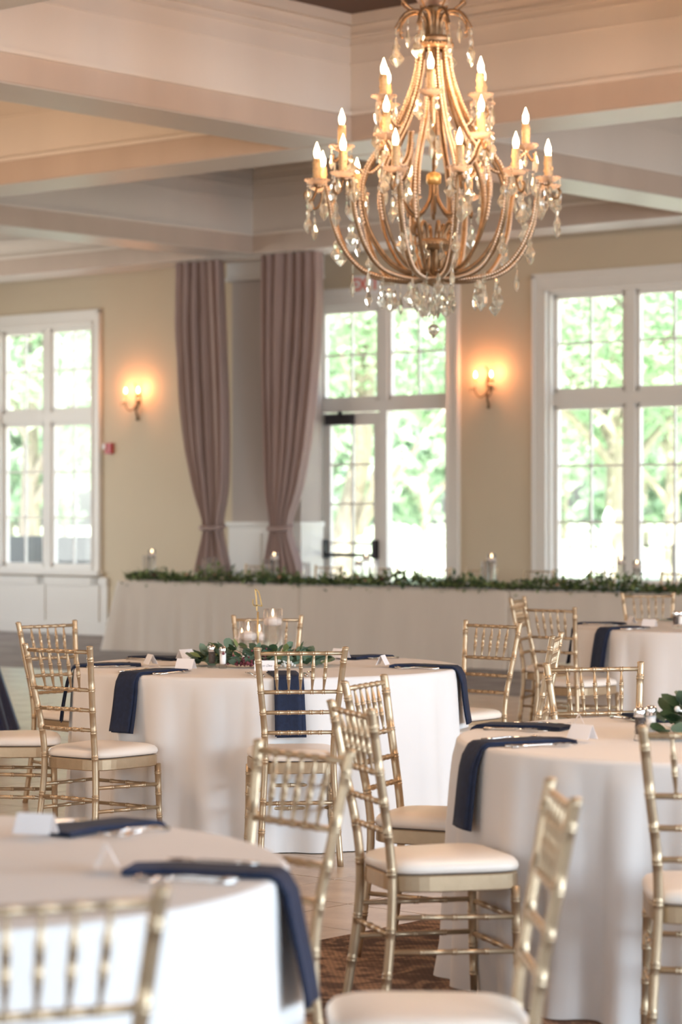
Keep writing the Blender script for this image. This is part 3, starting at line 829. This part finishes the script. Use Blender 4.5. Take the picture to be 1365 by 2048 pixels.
# ================================================================== HEAD TABLE with garland
HB = 19.3; ha0 = onplane(236, HB)
for k in range(3):
    x0 = ha0+2.62*k; L = 2.60
    o = thing('head_table', ('long table section under putty cloth, left end with the splayed corner', 'middle section of the long putty-cloth table', 'right section of the long putty-cloth table, running out of the picture')[k], 'table', (0, 0, 0), PHI, 'sections of the long head table')
    MB().box(x0+.02, x0+L-.02, HB+.02, HB+.74, .70, .74).build('tabletop', M['path'], o)
    n = 220; vs = []; fs = []
    per = []
    for i in range(90): per.append((x0+L*i/90, HB, 0, -1))
    for i in range(20): per.append((x0+L, HB+.76*i/20, 1, 0))
    for i in range(90): per.append((x0+L-L*i/90, HB+.76, 0, 1))
    for i in range(20): per.append((x0, HB+.76-.76*i/20, -1, 0))
    n = len(per); prof = [(0, .75), (.008, .747), (.012, .738)]+[(.012, .738-.733*t/14) for t in range(1, 15)]
    for j, (d, z) in enumerate(prof):
        for i, (x, y, nx, ny) in enumerate(per):
            t = max(0, (.738-z)/.733); fo = fold(i*.06, t, 50+k, 14)*.010*t+.01*t
            cx = min(abs(x-x0), abs(x-x0-L)); corner = max(0, 1-cx/.28)*(.17 if k == 0 and x < x0+.5 else .035)*t
            if ny: xx = x+(-1 if x-x0 < L/2 else 1)*corner*(1 if k == 0 and x < x0+.5 else .1)
            else: xx = x+nx*(corner+.03*t)*(1 if k == 0 and x < x0+.5 else .2)
            vs.append((xx+nx*(d+fo*.3), y+ny*(d+fo+corner*.5), z))
    for j in range(len(prof)-1):
        for i in range(n): q = (i+1) % n; fs.append((j*n+i, (j+1)*n+i, (j+1)*n+q, j*n+q))
    fs.append(tuple(range(n)))
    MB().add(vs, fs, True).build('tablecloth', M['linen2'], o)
gl = thing('leafy_garland', 'long green garland with small blooms lying along the front of the head table', 'garland', (0, 0, 0), PHI)
MB().tube([(ha0+.1+.3*k, HB+.12+.02*sin(k*1.7), .775) for k in range(27)], .012, 6).build('stem', M['leafd'], gl)
r_ = random.Random(12); gm = {0: MB(), 1: MB(), 2: MB()}
for k in range(5200):
    x = ha0+.05+r_.uniform(0, 7.75); y = HB+.10+r_.gauss(0, .055); bulk = .6+.4*sin(x*5.1)*sin(x*2.3)
    z = .765+abs(r_.gauss(0, .075))*bulk; 
    if y < HB-.01: z = min(z, .77)-r_.uniform(0, .06)
    L = r_.uniform(.04, .085); a = r_.uniform(0, 6.28); T = Matrix.Translation((x, y, z)) @ Matrix.Rotation(a, 4, 'Z') @ Matrix.Rotation(r_.uniform(-.4, 1.2), 4, 'X')
    gm[r_.choice([0, 0, 1, 2])].add([(-L*.25, L*.4, .004), (0, 0, 0), (L*.25, L*.4, .004), (0, L, 0)], [(1, 2, 3, 0)], False, T)
for q, mm in ((0, 'garl'), (1, 'leafd'), (2, 'leaf2')):
    o = gm[q].build('foliage', M[mm], gl); o['kind'] = 'stuff'
for k in range(46):
    x = ha0+.15+k*.165+r_.uniform(-.05, .05); c = (x, HB+.03+r_.uniform(-.03, .1), .79+r_.uniform(0, .05))
    flower(c, r_.uniform(.018, .032), M[r_.choice(['rose', 'peach', 'whitefl', 'burg', 'whitefl'])], gl, 'bloom')
def onhead(px, db): a = onplane(px, HB+db); return ab(a, HB+db, .752)
GHc = 'candle cylinders on the head table'
for px, H, lit, lab in ((293, .27, False, 'short clear cylinder at the left end of the head table'), (304, .335, True, 'tall lit cylinder at the left end of the head table'),
        (411, .25, False, 'slim clear cylinder before the left curtain, left of its pair'), (428, .26, False, 'slim clear cylinder before the left curtain, right of its pair'),
        (539, .25, False, 'clear cylinder left of the lit one before the right curtain'), (549, .32, True, 'lit cylinder before the right curtain'),
        (613, .22, False, 'clear cylinder just right of the right curtain'), (718, .27, True, 'shorter lit cylinder in front of the door'), (733, .33, True, 'taller lit cylinder in front of the door'),
        (749, .26, False, 'clear cylinder by the door jamb'), (972, .27, False, 'clear cylinder left of the lit one under the right sconce'), (984, .335, True, 'lit cylinder under the right sconce'),
        (1243, .33, True, 'lit cylinder before the right window, left of its pair'), (1275, .29, True, 'lit cylinder before the right window, right of its pair')):
    candle_vase(onhead(px, .32+.03*(lit)), H, lab, .042, lit, group=GHc, fill=.84 if lit else 0)
for px, lab in ((484, 'between the curtains'), (625, 'beside the right curtain'), (735, 'before the door leaf'), (840, 'before the open doorway'), (932, 'left under the right sconce'), (1046, 'before the left casing of the right window'), (1182, 'before the left sash of the right window'), (1325, 'before the right sash of the right window')):
    b = HB+.98; a = onplane(px, b); c = ab(a, b)
    chair(0, 0, loc=c, f=(-UB.x, -UB.y), group=GH, label='gold chair behind the head table, '+lab)

# sequinned table at the left edge
sq = thing('cake_table', 'small round table in a navy sequin cloth cut by the left picture edge', 'table', (-2.86, 17.4, 0))
MB().lathe([(.001, .70), (.40, .70), (.40, .735), (.001, .735)], 32, cap=False).build('tabletop', M['path'], sq)
n = 90; vs = []; fs = []; prof = [(.001, .745), (.3, .745), (.41, .745), (.42, .735)]+[(.425+.21*t/12, .735-.73*t/12) for t in range(1, 13)]
for j, (r, z) in enumerate(prof):
    for i in range(n): th = 2*PI*i/n; t = max(0, (.735-z)/.73); rr = r+.03*t*sin(11*th)+.015*t*sin(19*th+1); vs.append((rr*cos(th), rr*sin(th), z))
for j in range(len(prof)-1):
    for i in range(n): q = (i+1) % n; fs.append((j*n+i, (j+1)*n+i, (j+1)*n+q, j*n+q))
MB().add(vs, fs, True).build('sequin_cloth', M['sequin'], sq)

# ================================================================== CURTAINS
def curtain(label, rows, b, seed, tiepy):
    """rows: (py, left px, right px)"""
    o = thing('draped_curtain', label, 'curtain', (0, 0, 0), PHI, 'mauve tied curtains')
    r_ = random.Random(seed); n = 150; vs = []; fs = []; prs = []
    keys = [(zat((l+r)/2, py, b), onplane(l, b), onplane(r, b)) for py, l, r in rows]
    R = 60; z0, z1 = keys[0][0], keys[-1][0]
    ph = [r_.uniform(0, 6.28) for _ in range(4)]
    def interp(z):
        for i in range(len(keys)-1):
            if keys[i][0] >= z >= keys[i+1][0]:
                u = (keys[i][0]-z)/(keys[i][0]-keys[i+1][0]); u = u*u*(3-2*u) if False else u
                return keys[i][1]*(1-u)+keys[i+1][1]*u, keys[i][2]*(1-u)+keys[i+1][2]*u
        return keys[-1][1], keys[-1][2]
    nf = 6
    for j in range(R+1):
        z = z0+(z1-z0)*j/R
        xl = xr = 0
        for dz in (-.08, -.04, 0, .04, .08):
            a, c = interp(min(max(z+dz, z1), z0)); xl += a/5; xr += c/5
        w_ = xr-xl; amp = min(.075, .035+w_*.06)
        for side in (0, 1):
            for i in range(n//2):
                u = i/(n//2-1)
                if side: u = 1-u
                ang = u*nf*2*PI+ph[0]+.6*sin(u*5+ph[1])+.25*sin(z*1.7+u*6)
                y = amp*(sin(ang)+.35*sin(2.3*ang+ph[2])+.3*sin(u*9+ph[3]+.5*z)) 
                x = xl+w_*(u+.18/nf*cos(ang)/1.0*.6)
                if side: y += .035
                vs.append((x, b+y, z))
    for j in range(R):
        for i in range(n): q = (i+1) % n; fs.append((j*n+i, j*n+q, (j+1)*n+q, (j+1)*n+i))
    MB().add(vs, fs, True).build('cloth', M['curtain'], o)
    zt = zat((rows[0][1]+rows[0][2])/2, tiepy, b); a, c = interp(zt)
    m = MB(); pts = [((a+c)/2+((c-a)/2+.022)*cos(t*PI/12), b+.015+.125*sin(t*PI/12), zt+.015*sin(t*PI/12)) for t in range(25)]
    m.tube(pts, .028, 8); m.build('tieback', M['curtain'], o)
    return o
curtain('mauve curtain tied at waist height, left one beside the plain wall', [(512, 354, 444), (560, 353, 446), (650, 350, 450), (800, 358, 455), (900, 368, 456), (980, 385, 452), (1040, 405, 440), (1052, 409, 437), (1070, 406, 440), (1140, 388, 456), (1250, 378, 462), (1285, 376, 464)], 20.72, 2, 1054)
curtain('mauve curtain tied at waist height, right one overlapping the door casing', [(505, 526, 640), (600, 524, 640), (700, 524, 634), (800, 526, 624), (900, 530, 612), (980, 533, 596), (1040, 542, 576), (1055, 545, 573), (1075, 541, 577), (1140, 530, 598), (1250, 524, 606), (1280, 522, 608)], 20.66, 5, 1056)

# ================================================================== WALL FITTINGS
def sconce(px, py, label):
    b = WB; a = onplane(px, b); z = zat(px, py, b)
    o = thing('wall_sconce', label, 'wall lamp', ab(a, b, z), PHI, 'two-light wall sconces')
    MB().lathe([(.001, .02), (.035, .018), (.05, .004), (.052, 0)], 16, Matrix.Rotation(PI/2, 4, 'X') @ Matrix.Scale(1.9, 4, (0, 1, 0)), cap=False).build('back_plate', M['bronze'], o)
    m = MB(); m.tube(smooth_path([(0, -.02, -.05), (0, -.05, -.12), (0, -.03, -.20), (0, -.01, -.24)], 4), [.012]*13, 8); m.ball((0, -.02, -.26), .02, 8, 6)
    m.tube(smooth_path([(0, -.02, .04), (.01, -.04, .12), (-.02, -.05, .17)], 4), .008, 6); m.build('spine', M['bronze'], o)
    for s in (-1, 1):
        m = MB(); m.tube(smooth_path([(0, -.03, -.10), (s*.05, -.09, -.16), (s*.11, -.11, -.10), (s*.105, -.11, -.03)], 5), .008, 7)
        m.tube(smooth_path([(s*.11, -.11, -.08), (s*.16, -.12, -.06), (s*.17, -.12, -.10)], 4), .005, 6)
        ar = m.build('arm', M['bronze'], o)
        MB().lathe([(.008, -.035), (.03, -.03), (.042, -.018), (.040, -.016), (.008, -.028)], 14, Matrix.Translation((s*.105, -.11, 0)), cap=False).build('dish', M['bobeche'], ar)
        MB().lathe([(.012, -.03), (.0125, .05), (.009, .053)], 12, Matrix.Translation((s*.105, -.11, 0))).build('candle_sleeve', M['sleeve'], ar)
        MB().lathe([(.008, .053), (.0125, .066), (.014, .078), (.008, .10), (.001, .12)], 12, Matrix.Translation((s*.105, -.11, 0)), cap=False).build('bulb', M['bulb'], ar)
        for q in (-1, 1):
            MB().lathe([(.0005, -.11), (.008, -.09), (.003, -.06), (.0005, -.04)], 6, Matrix.Translation((s*.105+q*.035, -.11, 0)), cap=False, smooth=False).build('crystal_drop', M['crystal'], ar)
        l = bpy.data.lights.new('sconce_light', 'POINT'); l.energy = 3.6; l.color = (1, .35, .13); l.shadow_soft_size = .05
        lo = bpy.data.objects.new('sconce_light', l); C.objects.link(lo); lo.parent = o; lo.location = (s*.12, -.135, .10)
    return o
sconce(277, 795, 'lit two-candle sconce on the plain wall left of the curtains')
sconce(980, 765, 'lit two-candle sconce on the wall between the door and the right window')
a = onplane(221, WB); 
fa = thing('fire_alarm', 'small red fire alarm with white strobe on the wall beside the left window', 'fire alarm', ab(a, WB, zat(221, 897, WB)), PHI)
MB().box(-.055, .055, -.045, 0, -.065, .065).build('housing', M['red'], fa)
MB().box(-.075, -.035, -.065, -.02, -.01, .055).build('strobe_lens', M['white'], fa)
a = onplane(737, WB)
ex = thing('exit_sign', 'white exit sign with red letters above the door behind the chandelier', 'exit sign', ab(a, WB, zat(737, 570, WB)), PHI)
MB().box(-.17, .17, -.05, 0, -.105, .105).build('housing', M['white'], ex)
tx = bpy.data.curves.new('letters', 'FONT'); tx.body = 'EXIT'; tx.size = .19; tx.align_x = 'CENTER'; tx.align_y = 'CENTER'; tx.extrude = .002; tx.offset = .004; 
to = text_mesh(tx, 'letters', M['exitred']); to.parent = ex; to.location = (0, -.053, 0); to.rotation_euler = (PI/2, 0, 0)
# ================================================================== CHANDELIER
cx_, cy_ = .56, 15.4
ch = thing('crystal_chandelier', 'large gold chandelier of lit candle bulbs, beaded strands and crystal drops', 'chandelier', (cx_, cy_, 3.0))
def Z(py): return HC+(HY-py)*15.4/F-3.0
def pol(r, a, z): return (r*sin(a), -r*cos(a), z)       # a = 0 faces the viewer, clockwise to the right
g = M['chgold']
MB().tube([(0, 0, Z(-190)), (0, 0, Z(440))], .010, 8).build('centre_rod', g, ch)
MB().tube([(0, 0, Z(-190)+.0), (0, 0, TOP-3.0)], .006, 6).build('chain', g, ch)
MB().lathe([(.001, TOP-3.0-.03), (.09, TOP-3.0-.03), (.10, TOP-3.0), (.001, TOP-3.0)], 20, cap=False).build('ceiling_rose', g, ch)
# neck ring with rope edge
m = MB().lathe([(.07, Z(101)), (.108, Z(98)), (.112, Z(92)), (.104, Z(86)), (.115, Z(81)), (.108, Z(75)), (.07, Z(73)), (.05, Z(75))], 32, cap=False)
for k in range(32): a = 2*PI*k/32; m.ball(pol(.112, a, Z(90)), .012, 6, 4)
m.build('neck_ring', g, ch)
MB().lathe([(.055, Z(75)), (.05, Z(50)), (.04, Z(25)), (.06, Z(20)), (.03, Z(10)), (.02, Z(-20))], 16, cap=False).build('neck', g, ch)
MB().lathe([(.03, Z(14)), (.09, Z(8)), (.115, Z(-4)), (.11, Z(-4)), (.085, Z(5)), (.03, Z(11))], 24, cap=False).build('crown_dish', M['bobeche'], ch)
def beads(parent, path, r, name='bead_strand', m_=None, step=2.1, off=None):
    b = MB(); d = 0; nxt = 0
    for i in range(1, len(path)):
        p, q = path[i-1], path[i]; L = (q-p).length
        while nxt <= d+L:
            u = (nxt-d)/max(L, 1e-9); c = p.lerp(q, u)
            if off: c = c+off
            b.ball(c, r, 5, 4); nxt += step*r
        d += L
    return b.build(name, m_ or M['bead'], parent)
# crystal shapes
def kite(h, w_):
    return MB().lathe([(.0004, 0), (w_*.35, -h*.10), (w_*.55, -h*.22), (w_*.34, -h*.38), (w_*.95, -h*.62), (w_*1.0, -h*.70), (w_*.5, -h*.88), (.0004, -h)], 6, Matrix.Scale(.45, 4, (0, 1, 0)), cap=False, smooth=False)
def spear(h, w_):
    return MB().lathe([(.0004, 0), (w_*.4, -h*.08), (w_*.25, -h*.2), (w_, -h*.55), (w_*.8, -h*.8), (.0004, -h)], 6, cap=False, smooth=False)
def chain(n, r=.0055):
    b = MB()
    for k in range(n): b.ball((0, 0, -k*r*2.6), r, 6, 4)
    return b
KM = [kite(.155, .046).mesh('crystal', M['crystal']), kite(.13, .038).mesh('crystal', M['crystal']), spear(.14, .017).mesh('crystal', M['crystal']), spear(.09, .014).mesh('crystal', M['crystal'])]
CM = {n: chain(n).mesh('bead_chain', M['crystal']) for n in (1, 2, 3, 5, 7, 9)}
prn = random.Random(3)
def pendant(parent, p, n, k, rz=None):
    c = put('crystal_drop', CM[n], parent, p, prn.uniform(0, 3) if rz is None else rz)
    put('crystal', KM[k], c, (0, 0, -n*.0143))
    return c
def pendant1(parent, p, n, k):      # already one level down: chain and crystal stay flat
    r_ = prn.uniform(0, 3)
    put('bead_chain', CM[n], parent, p, r_); put('crystal', KM[k], parent, (p[0], p[1], p[2]-n*.0143), r_)
# crown scrolls
for k in range(8):
    a = 2*PI*k/8+.35
    pth = smooth_path([pol(.045, a, Z(78)), pol(.05, a, Z(45)), pol(.09, a, Z(25)), pol(.17, a, Z(28)), pol(.225, a, Z(48)), pol(.25, a, Z(62))], 5)
    sc_ = MB().tube(pth, [.012]*12+[.010]*8+[.006]*6, 7)
    sc_.tube(smooth_path([pol(.12, a, Z(24)), pol(.17, a, Z(14)), pol(.21, a, Z(2)), pol(.19, a, Z(-4)), pol(.175, a, Z(3))], 4), .006, 6)
    sc_.tube(smooth_path([pol(.21, a, Z(46)), pol(.22, a, Z(66)), pol(.20, a, Z(70))], 4), .006, 6)
    s_ = sc_.build('crown_scroll', g, ch)
    e = pol(.245, a, Z(64)); pendant1(s_, e, 3, prn.choice([0, 2, 0])) 
    (pendant1(s_, pol(.17, a, Z(36)), 2, 2) if k % 2 else None)
# long strands that sweep from the neck into the inner basket
for k in range(12):
    a = 2*PI*(k+.5)/12
    pth = smooth_path([pol(.085, a, Z(96)), pol(.095, a, Z(135)), pol(.125, a, Z(175)), pol(.185, a, Z(225)), pol(.27, a, Z(275)), pol(.365, a, Z(315)), pol(.43, a, Z(355)), pol(.445, a, Z(405)), pol(.40, a, Z(465)), pol(.29, a, Z(520)), pol(.16, a, Z(547)), pol(.06, a, Z(556))], 5)
    st = MB().tube(pth, .0115, 7).build('strand_arm', g, ch)
    u = Vector(pol(1, a, 0)); t_ = Vector((u.y, -u.x, 0))
    beads(st, pth[:40], .0095, off=u*.017+t_*.006); beads(st, pth[4:36], .0075, off=u*.006-t_*.017)
# bottom hub
m = MB().lathe([(.03, Z(505)), (.085, Z(500)), (.098, Z(492)), (.102, Z(486)), (.095, Z(480)), (.07, Z(478)), (.03, Z(480))], 28, cap=False)
for k in range(28): a = 2*PI*k/28; m.ball(pol(.099, a, Z(490)), .009, 6, 4)
m.build('hub_ring', g, ch)
MB().lathe([(.02, Z(480)), (.045, Z(520)), (.04, Z(545)), (.07, Z(556)), (.06, Z(566)), (.02, Z(572)), (.001, Z(575))], 20, cap=False).build('hub_cup', g, ch)
for k in range(8):
    a = 2*PI*k/8+.2
    MB().tube(smooth_path([pol(.06, a, Z(484)), pol(.075, a, Z(462)), pol(.11, a, Z(447)), pol(.135, a, Z(455)), pol(.13, a, Z(468)), pol(.115, a, Z(466))], 4), .011, 7).build('hub_scroll', g, ch)
    MB().tube(smooth_path([pol(.06, a, Z(500)), pol(.05, a, Z(520)), pol(.06, a, Z(540)), pol(.11, a, Z(552)), pol(.14, a, Z(540))], 4), .012, 7).build('hub_scroll', g, ch)
MB().lathe([(.03, Z(345)), (.045, Z(350)), (.045, Z(366)), (.03, Z(370))], 16).build('collar', M['goldcut'], ch)
for k in range(6):
    a = 2*PI*k/6
    MB().tube(smooth_path([pol(.02, a, Z(366)), pol(.03, a, Z(400)), pol(.10, a, Z(430)), pol(.17, a, Z(420)), pol(.20, a, Z(395))], 4), .012, 7).build('inner_scroll', g, ch)
# candle = sleeve + bulb + dish with its drops, one part per light
bob = MB().lathe([(.008, -.016), (.04, -.010), (.068, .010), (.074, .018), (.070, .018), (.04, 0), (.008, -.006)], 20, cap=False)
for k in range(20): a = 2*PI*k/20; bob.ball((.072*cos(a), .072*sin(a), .016), .007, 5, 4)
bobm = bob.mesh('glass_dish', M['bobeche'])
slv = MB().lathe([(.024, .002), (.025, .03), (.0235, .06), (.025, .10), (.0235, .142), (.015, .147)], 12); 
for k in range(7): slv.ball((.024*cos(k*2.1), .024*sin(k*2.1), .04+.015*k), .006, 5, 4, sz=1.8)
slm = slv.mesh('candle_sleeve', M['sleeve'])
blm = MB().lathe([(.010, .145), (.016, .158), (.0195, .175), (.018, .195), (.010, .218), (.004, .236), (.0005, .246)], 12, cap=False).mesh('bulb', M['bulb'])
cupm = MB().lathe([(.001, -.03), (.012, -.028), (.022, -.012), (.024, 0), (.001, 0)], 14, cap=False).mesh('drip_cup', M['chgold'])
def light_arm(pth, rad, rr, a, z, nbead=True, drops=(0, 2, 1)):
    ar = MB().tube(pth, rad, 8).build('light_arm', g, ch)
    u = Vector(pol(1, a, 0)); t_ = Vector((u.y, -u.x, 0))
    if nbead: beads(ar, pth, .0078, off=t_*.014); beads(ar, pth, .0078, off=-t_*.014)
    p = pol(rr, a, z)
    for nm, me in (('glass_dish', bobm), ('candle_sleeve', slm), ('bulb', blm), ('drip_cup', cupm)): put(nm, me, ar, p, a)
    for q, dk in enumerate(drops):
        b_ = a+PI*.15+q*2*PI/len(drops); pp = (p[0]+.07*sin(b_), p[1]-.07*cos(b_), p[2]+.004)
        pendant1(ar, pp, prn.choice([1, 2, 3]), dk if q else prn.choice([2, 3]))
    return ar, p
# lower tier: twelve arms that leave the hub, swell out and hook over
for k in range(12):
    a = math.radians(10+30*k); z = Z(371)
    pth = smooth_path([pol(.05, a, Z(556)), pol(.20, a, Z(560)), pol(.40, a, Z(548)), pol(.53, a, Z(512)), pol(.615, a, Z(455)), pol(.645, a, Z(400)), pol(.665, a, Z(375)), pol(.70, a, Z(378)), pol(.715, a, Z(376))], 5)
    ar, p = light_arm(pth, [.014]*41, .715, a, z+.0, True, (2, 0, 3, 1))
    ar2 = MB().tube(smooth_path([pol(.715, a, Z(380)), pol(.735, a, Z(400)), pol(.77, a, Z(408)), pol(.79, a, Z(396)), pol(.775, a, Z(388))], 4), .008, 6).build('leaf_scroll', g, ar)
    pendant1(ar, pol(.77, a, Z(408)), 3, 0); pendant1(ar, pol(.60, a, Z(470)), 3, 1)
    if k % 2: pendant1(ar, pol(.40, a, Z(552)), 3, 0)
    else: pendant1(ar, pol(.52, a, Z(520)), 5, 2)
for k in range(6):
    a = math.radians(-32+57+60*k-57); z = Z(297)
    pth = smooth_path([pol(.27, a, Z(275)), pol(.30, a, Z(320)), pol(.38, a, Z(345)), pol(.47, a, Z(335)), pol(.53, a, Z(312)), pol(.56, a, Z(304))], 5)
    ar, p = light_arm(pth, [.011]*26, .555, a, z, True, (2, 1, 3))
    MB().tube(smooth_path([pol(.56, a, Z(306)), pol(.59, a, Z(322)), pol(.61, a, Z(316)), pol(.60, a, Z(308))], 4), .007, 6).build('leaf_scroll', g, ar)
    pendant1(ar, pol(.60, a, Z(322)), 5, 2); pendant1(ar, pol(.42, a, Z(345)), 5, 0)
for k in range(6):
    a = math.radians(-5+60*k); z = Z(205)
    pth = smooth_path([pol(.15, a, Z(200)), pol(.18, a, Z(240)), pol(.24, a, Z(258)), pol(.30, a, Z(240)), pol(.335, a, Z(214)), pol(.335, a, Z(210))], 5)
    ar, p = light_arm(pth, [.010]*26, .335, a, z, True, (2, 3, 1))
    MB().tube(smooth_path([pol(.335, a, Z(212)), pol(.37, a, Z(228)), pol(.39, a, Z(240)), pol(.365, a, Z(248))], 4), .007, 6).build('leaf_scroll', g, ar)
    pendant1(ar, pol(.385, a, Z(242)), 3, 0); pendant1(ar, pol(.24, a, Z(260)), 5, 2)
# drops below the hub
for k in range(20):
    rr = prn.choice([.14, .20, .26, .32, .38, .42]); a = prn.uniform(0, 2*PI)
    pendant(ch, pol(rr, a, Z(558)+.3*(rr-.1)*.15), prn.choice([1, 3, 5]), prn.choice([0, 1, 2, 2]))
for k in range(9):
    a = 2*PI*k/9; pendant(ch, pol(.075, a, Z(570)), 3 if k % 2 else 5, 1)
for k in range(8): a = 2*PI*k/8+.3; pendant(ch, pol(.135, a, Z(470)), 3, 1)
m = MB(); [m.ball((0, 0, Z(572)-.0275*i), .008, 8, 6) for i in range(9)]; m.build('finial_chain', M['crystal'], ch)
MB().ball((0, 0, Z(660)), .036, 20, 12).build('crystal_ball', M['crystal'], ch)
MB().lathe([(.012, Z(660)-.05), (.013, Z(660)-.036), (.004, Z(660)-.03), (.0005, Z(660)-.06)], 8, cap=False).build('finial_tip', M['crystal'], ch)
for rr, py, n, e in ((.70, 308, 6, 3.2), (.55, 240, 3, 4.2), (.33, 150, 3, 5.0)):
    for k in range(n):
        a = 2*PI*k/n+.4
        l = bpy.data.lights.new('chandelier_light', 'POINT'); l.energy = e; l.color = (1, .52, .25); l.shadow_soft_size = .05
        lo = bpy.data.objects.new('chandelier_light', l); C.objects.link(lo); lo.parent = ch; lo.location = pol(rr, a, Z(py))
# ================================================================== OUTDOORS
def outd(px, Y, z=-.3): return Vector(((px-682.5)/F*Y, Y, z))
gr = MB(); gr.box(-220, 220, WB+T_, 420, -.5, -.3); struct('lawn_ground', gr, M['lawn'])
gr = MB(); gr.box(-60, 40, WB+T_, WB+9, -.31, -.28); gr.box(-120, 120, 62, 70, -.31, -.28); struct('patio_ground', gr, M['path'])
def canopy(seed, n, R, H, size, m):
    r_ = random.Random(seed); b = MB(); cl = [(r_.gauss(0, R*.45), r_.gauss(0, R*.45), r_.uniform(0, H), r_.uniform(.5, 1.1)) for _ in range(46)]
    for k in range(n):
        c = r_.choice(cl); p = Vector((c[0]+r_.gauss(0, c[3]*.6), c[1]+r_.gauss(0, c[3]*.6), c[2]+r_.gauss(0, c[3]*.45)))
        s = size*r_.uniform(.6, 1.3); T = Matrix.Translation(p) @ Matrix.Rotation(r_.uniform(0, 6.3), 4, 'Z') @ Matrix.Rotation(r_.uniform(-1.2, 1.2), 4, 'X')
        b.add([(-s*.5, 0, 0), (0, -s*.6, 0), (s*.5, 0, 0), (0, s*.6, 0)], [(0, 1, 2, 3)], False, T)
    return b.mesh('foliage', m)
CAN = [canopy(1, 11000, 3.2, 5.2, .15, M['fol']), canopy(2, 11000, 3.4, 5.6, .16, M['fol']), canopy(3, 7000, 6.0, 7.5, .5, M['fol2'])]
def tree(p, label, can, zc, lean=0, hh=5.5, s=1.0, group=None, r0=.20):
    o = thing('leafy_tree', label, 'tree', p, group=group)
    m = MB(); m.tube(smooth_path([(0, 0, 0), (lean*.3, 0, 1.4), (lean*.8, .1, 3.0), (lean, .2, hh)], 5), [r0*(1.25-.8*i/15) for i in range(16)], 10)
    r_ = random.Random(int(p[0]*10))
    for k in range(7):
        a = r_.uniform(0, 6.3); z = r_.uniform(1.8, hh); L = r_.uniform(1.5, 3)
        m.tube(smooth_path([(lean*.7, 0, z*.8), (lean+L*.4*cos(a), L*.4*sin(a), z+.6), (lean+L*cos(a), L*sin(a), z+1.6)], 4), [.09*s, .085*s, .08*s, .07*s, .06*s, .05*s, .045*s, .04*s, .03*s], 6)
    m.build('trunk', M['bark'], o)
    f = put('foliage', CAN[can], o, (lean, 0, zc)); f['kind'] = 'stuff'; f.scale = (s, s, s); f.rotation_euler = (0, 0, r_.uniform(0, 6))
    return o
tree(outd(1236, 44), 'tree with a pale straight trunk behind the left sash of the right window', 0, 3.0, 0, group=None, r0=.24)
tree(outd(668, 42), 'tree with a leaning trunk behind the glazed door leaf', 1, 3.2, .6, r0=.22)
tree(outd(60, 45), 'tree whose crown fills the upper panes of the left window', 0, 2.8, 0, r0=.2)
tree(outd(985, 62), 'tree whose branches reach in above the open doorway', 1, 3.6, 0, s=1.1, r0=.2)
tree(outd(1345, 62), 'tree behind the right sash of the right window', 0, 3.2, 0, s=1.1, r0=.2)
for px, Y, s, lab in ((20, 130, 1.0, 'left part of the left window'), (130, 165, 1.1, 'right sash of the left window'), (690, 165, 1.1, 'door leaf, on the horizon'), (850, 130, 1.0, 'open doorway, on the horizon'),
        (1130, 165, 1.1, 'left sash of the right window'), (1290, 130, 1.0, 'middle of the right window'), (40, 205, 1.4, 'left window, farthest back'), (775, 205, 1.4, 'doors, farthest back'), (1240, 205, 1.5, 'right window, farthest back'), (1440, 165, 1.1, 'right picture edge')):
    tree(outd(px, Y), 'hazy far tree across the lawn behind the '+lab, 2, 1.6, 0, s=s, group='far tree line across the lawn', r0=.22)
# patio things seen low through the windows
def patio_bench(px, b, label, w_=1.0, h=1.16):
    a = onplane(px, b); o = thing('wicker_patio_seat', label, 'patio seat', ab(a, b, -.28), PHI, 'dark patio seats outside the left window')
    m = MB(); m.box(-w_/2, w_/2, 0, .12, .15, h+.28-.02); m.build('back', M['wicker'], o)
    MB().box(-w_/2, w_/2, -.62, 0, .18, .62).build('seat', M['wicker'], o)
    for s in (-1, 1): MB().box(s*w_/2-(.06 if s > 0 else 0), s*w_/2+(.06 if s < 0 else 0), -.62, .12, .0, .85).build('arm_panel', M['wicker'], o)
    return o
patio_bench(20, 25.2, 'dark patio seat outside the left sash of the left window', .75)
patio_bench(74, 25.6, 'dark patio seat outside, just left of the left window mullion', .55)
patio_bench(135, 25.2, 'dark patio seat outside the right sash of the left window', .75)
patio_bench(178, 25.8, 'dark patio seat outside at the right casing of the left window', .6)
lp = thing('white_lantern_post', 'white ball-topped post on the terrace before the trunk in the right window', 'lantern', outd(1218, 36))
MB().lathe([(.10, 0), (.10, .10), (.03, .16), (.025, .9), (.03, 1.0), (.07, 1.1), (.075, 1.22), (.03, 1.32), (.025, 1.42), (.04, 1.5), (.075, 1.6), (.08, 1.72), (.04, 1.82), (.001, 1.86)], 16, cap=False).build('post', M['white'], lp)
def fence(px0, px1, Y):
    p0 = outd(px0, Y); p1 = outd(px1, Y); o = thing('iron_railing', 'thin dark iron railing across the terrace outside the right window', 'railing', p0)
    d = p1-p0; L = d.length; n = 9
    for z in (.25, 1.15): MB().tube([(0, 0, z), d+Vector((0, 0, z))], .018, 6).build('rail', M['black'], o)
    for k in range(n): MB().tube([(L*k/(n-1), 0, 0), (L*k/(n-1), 0, 1.2)], .02, 6).build('post', M['black'], o)
fence(1090, 1500, 47)
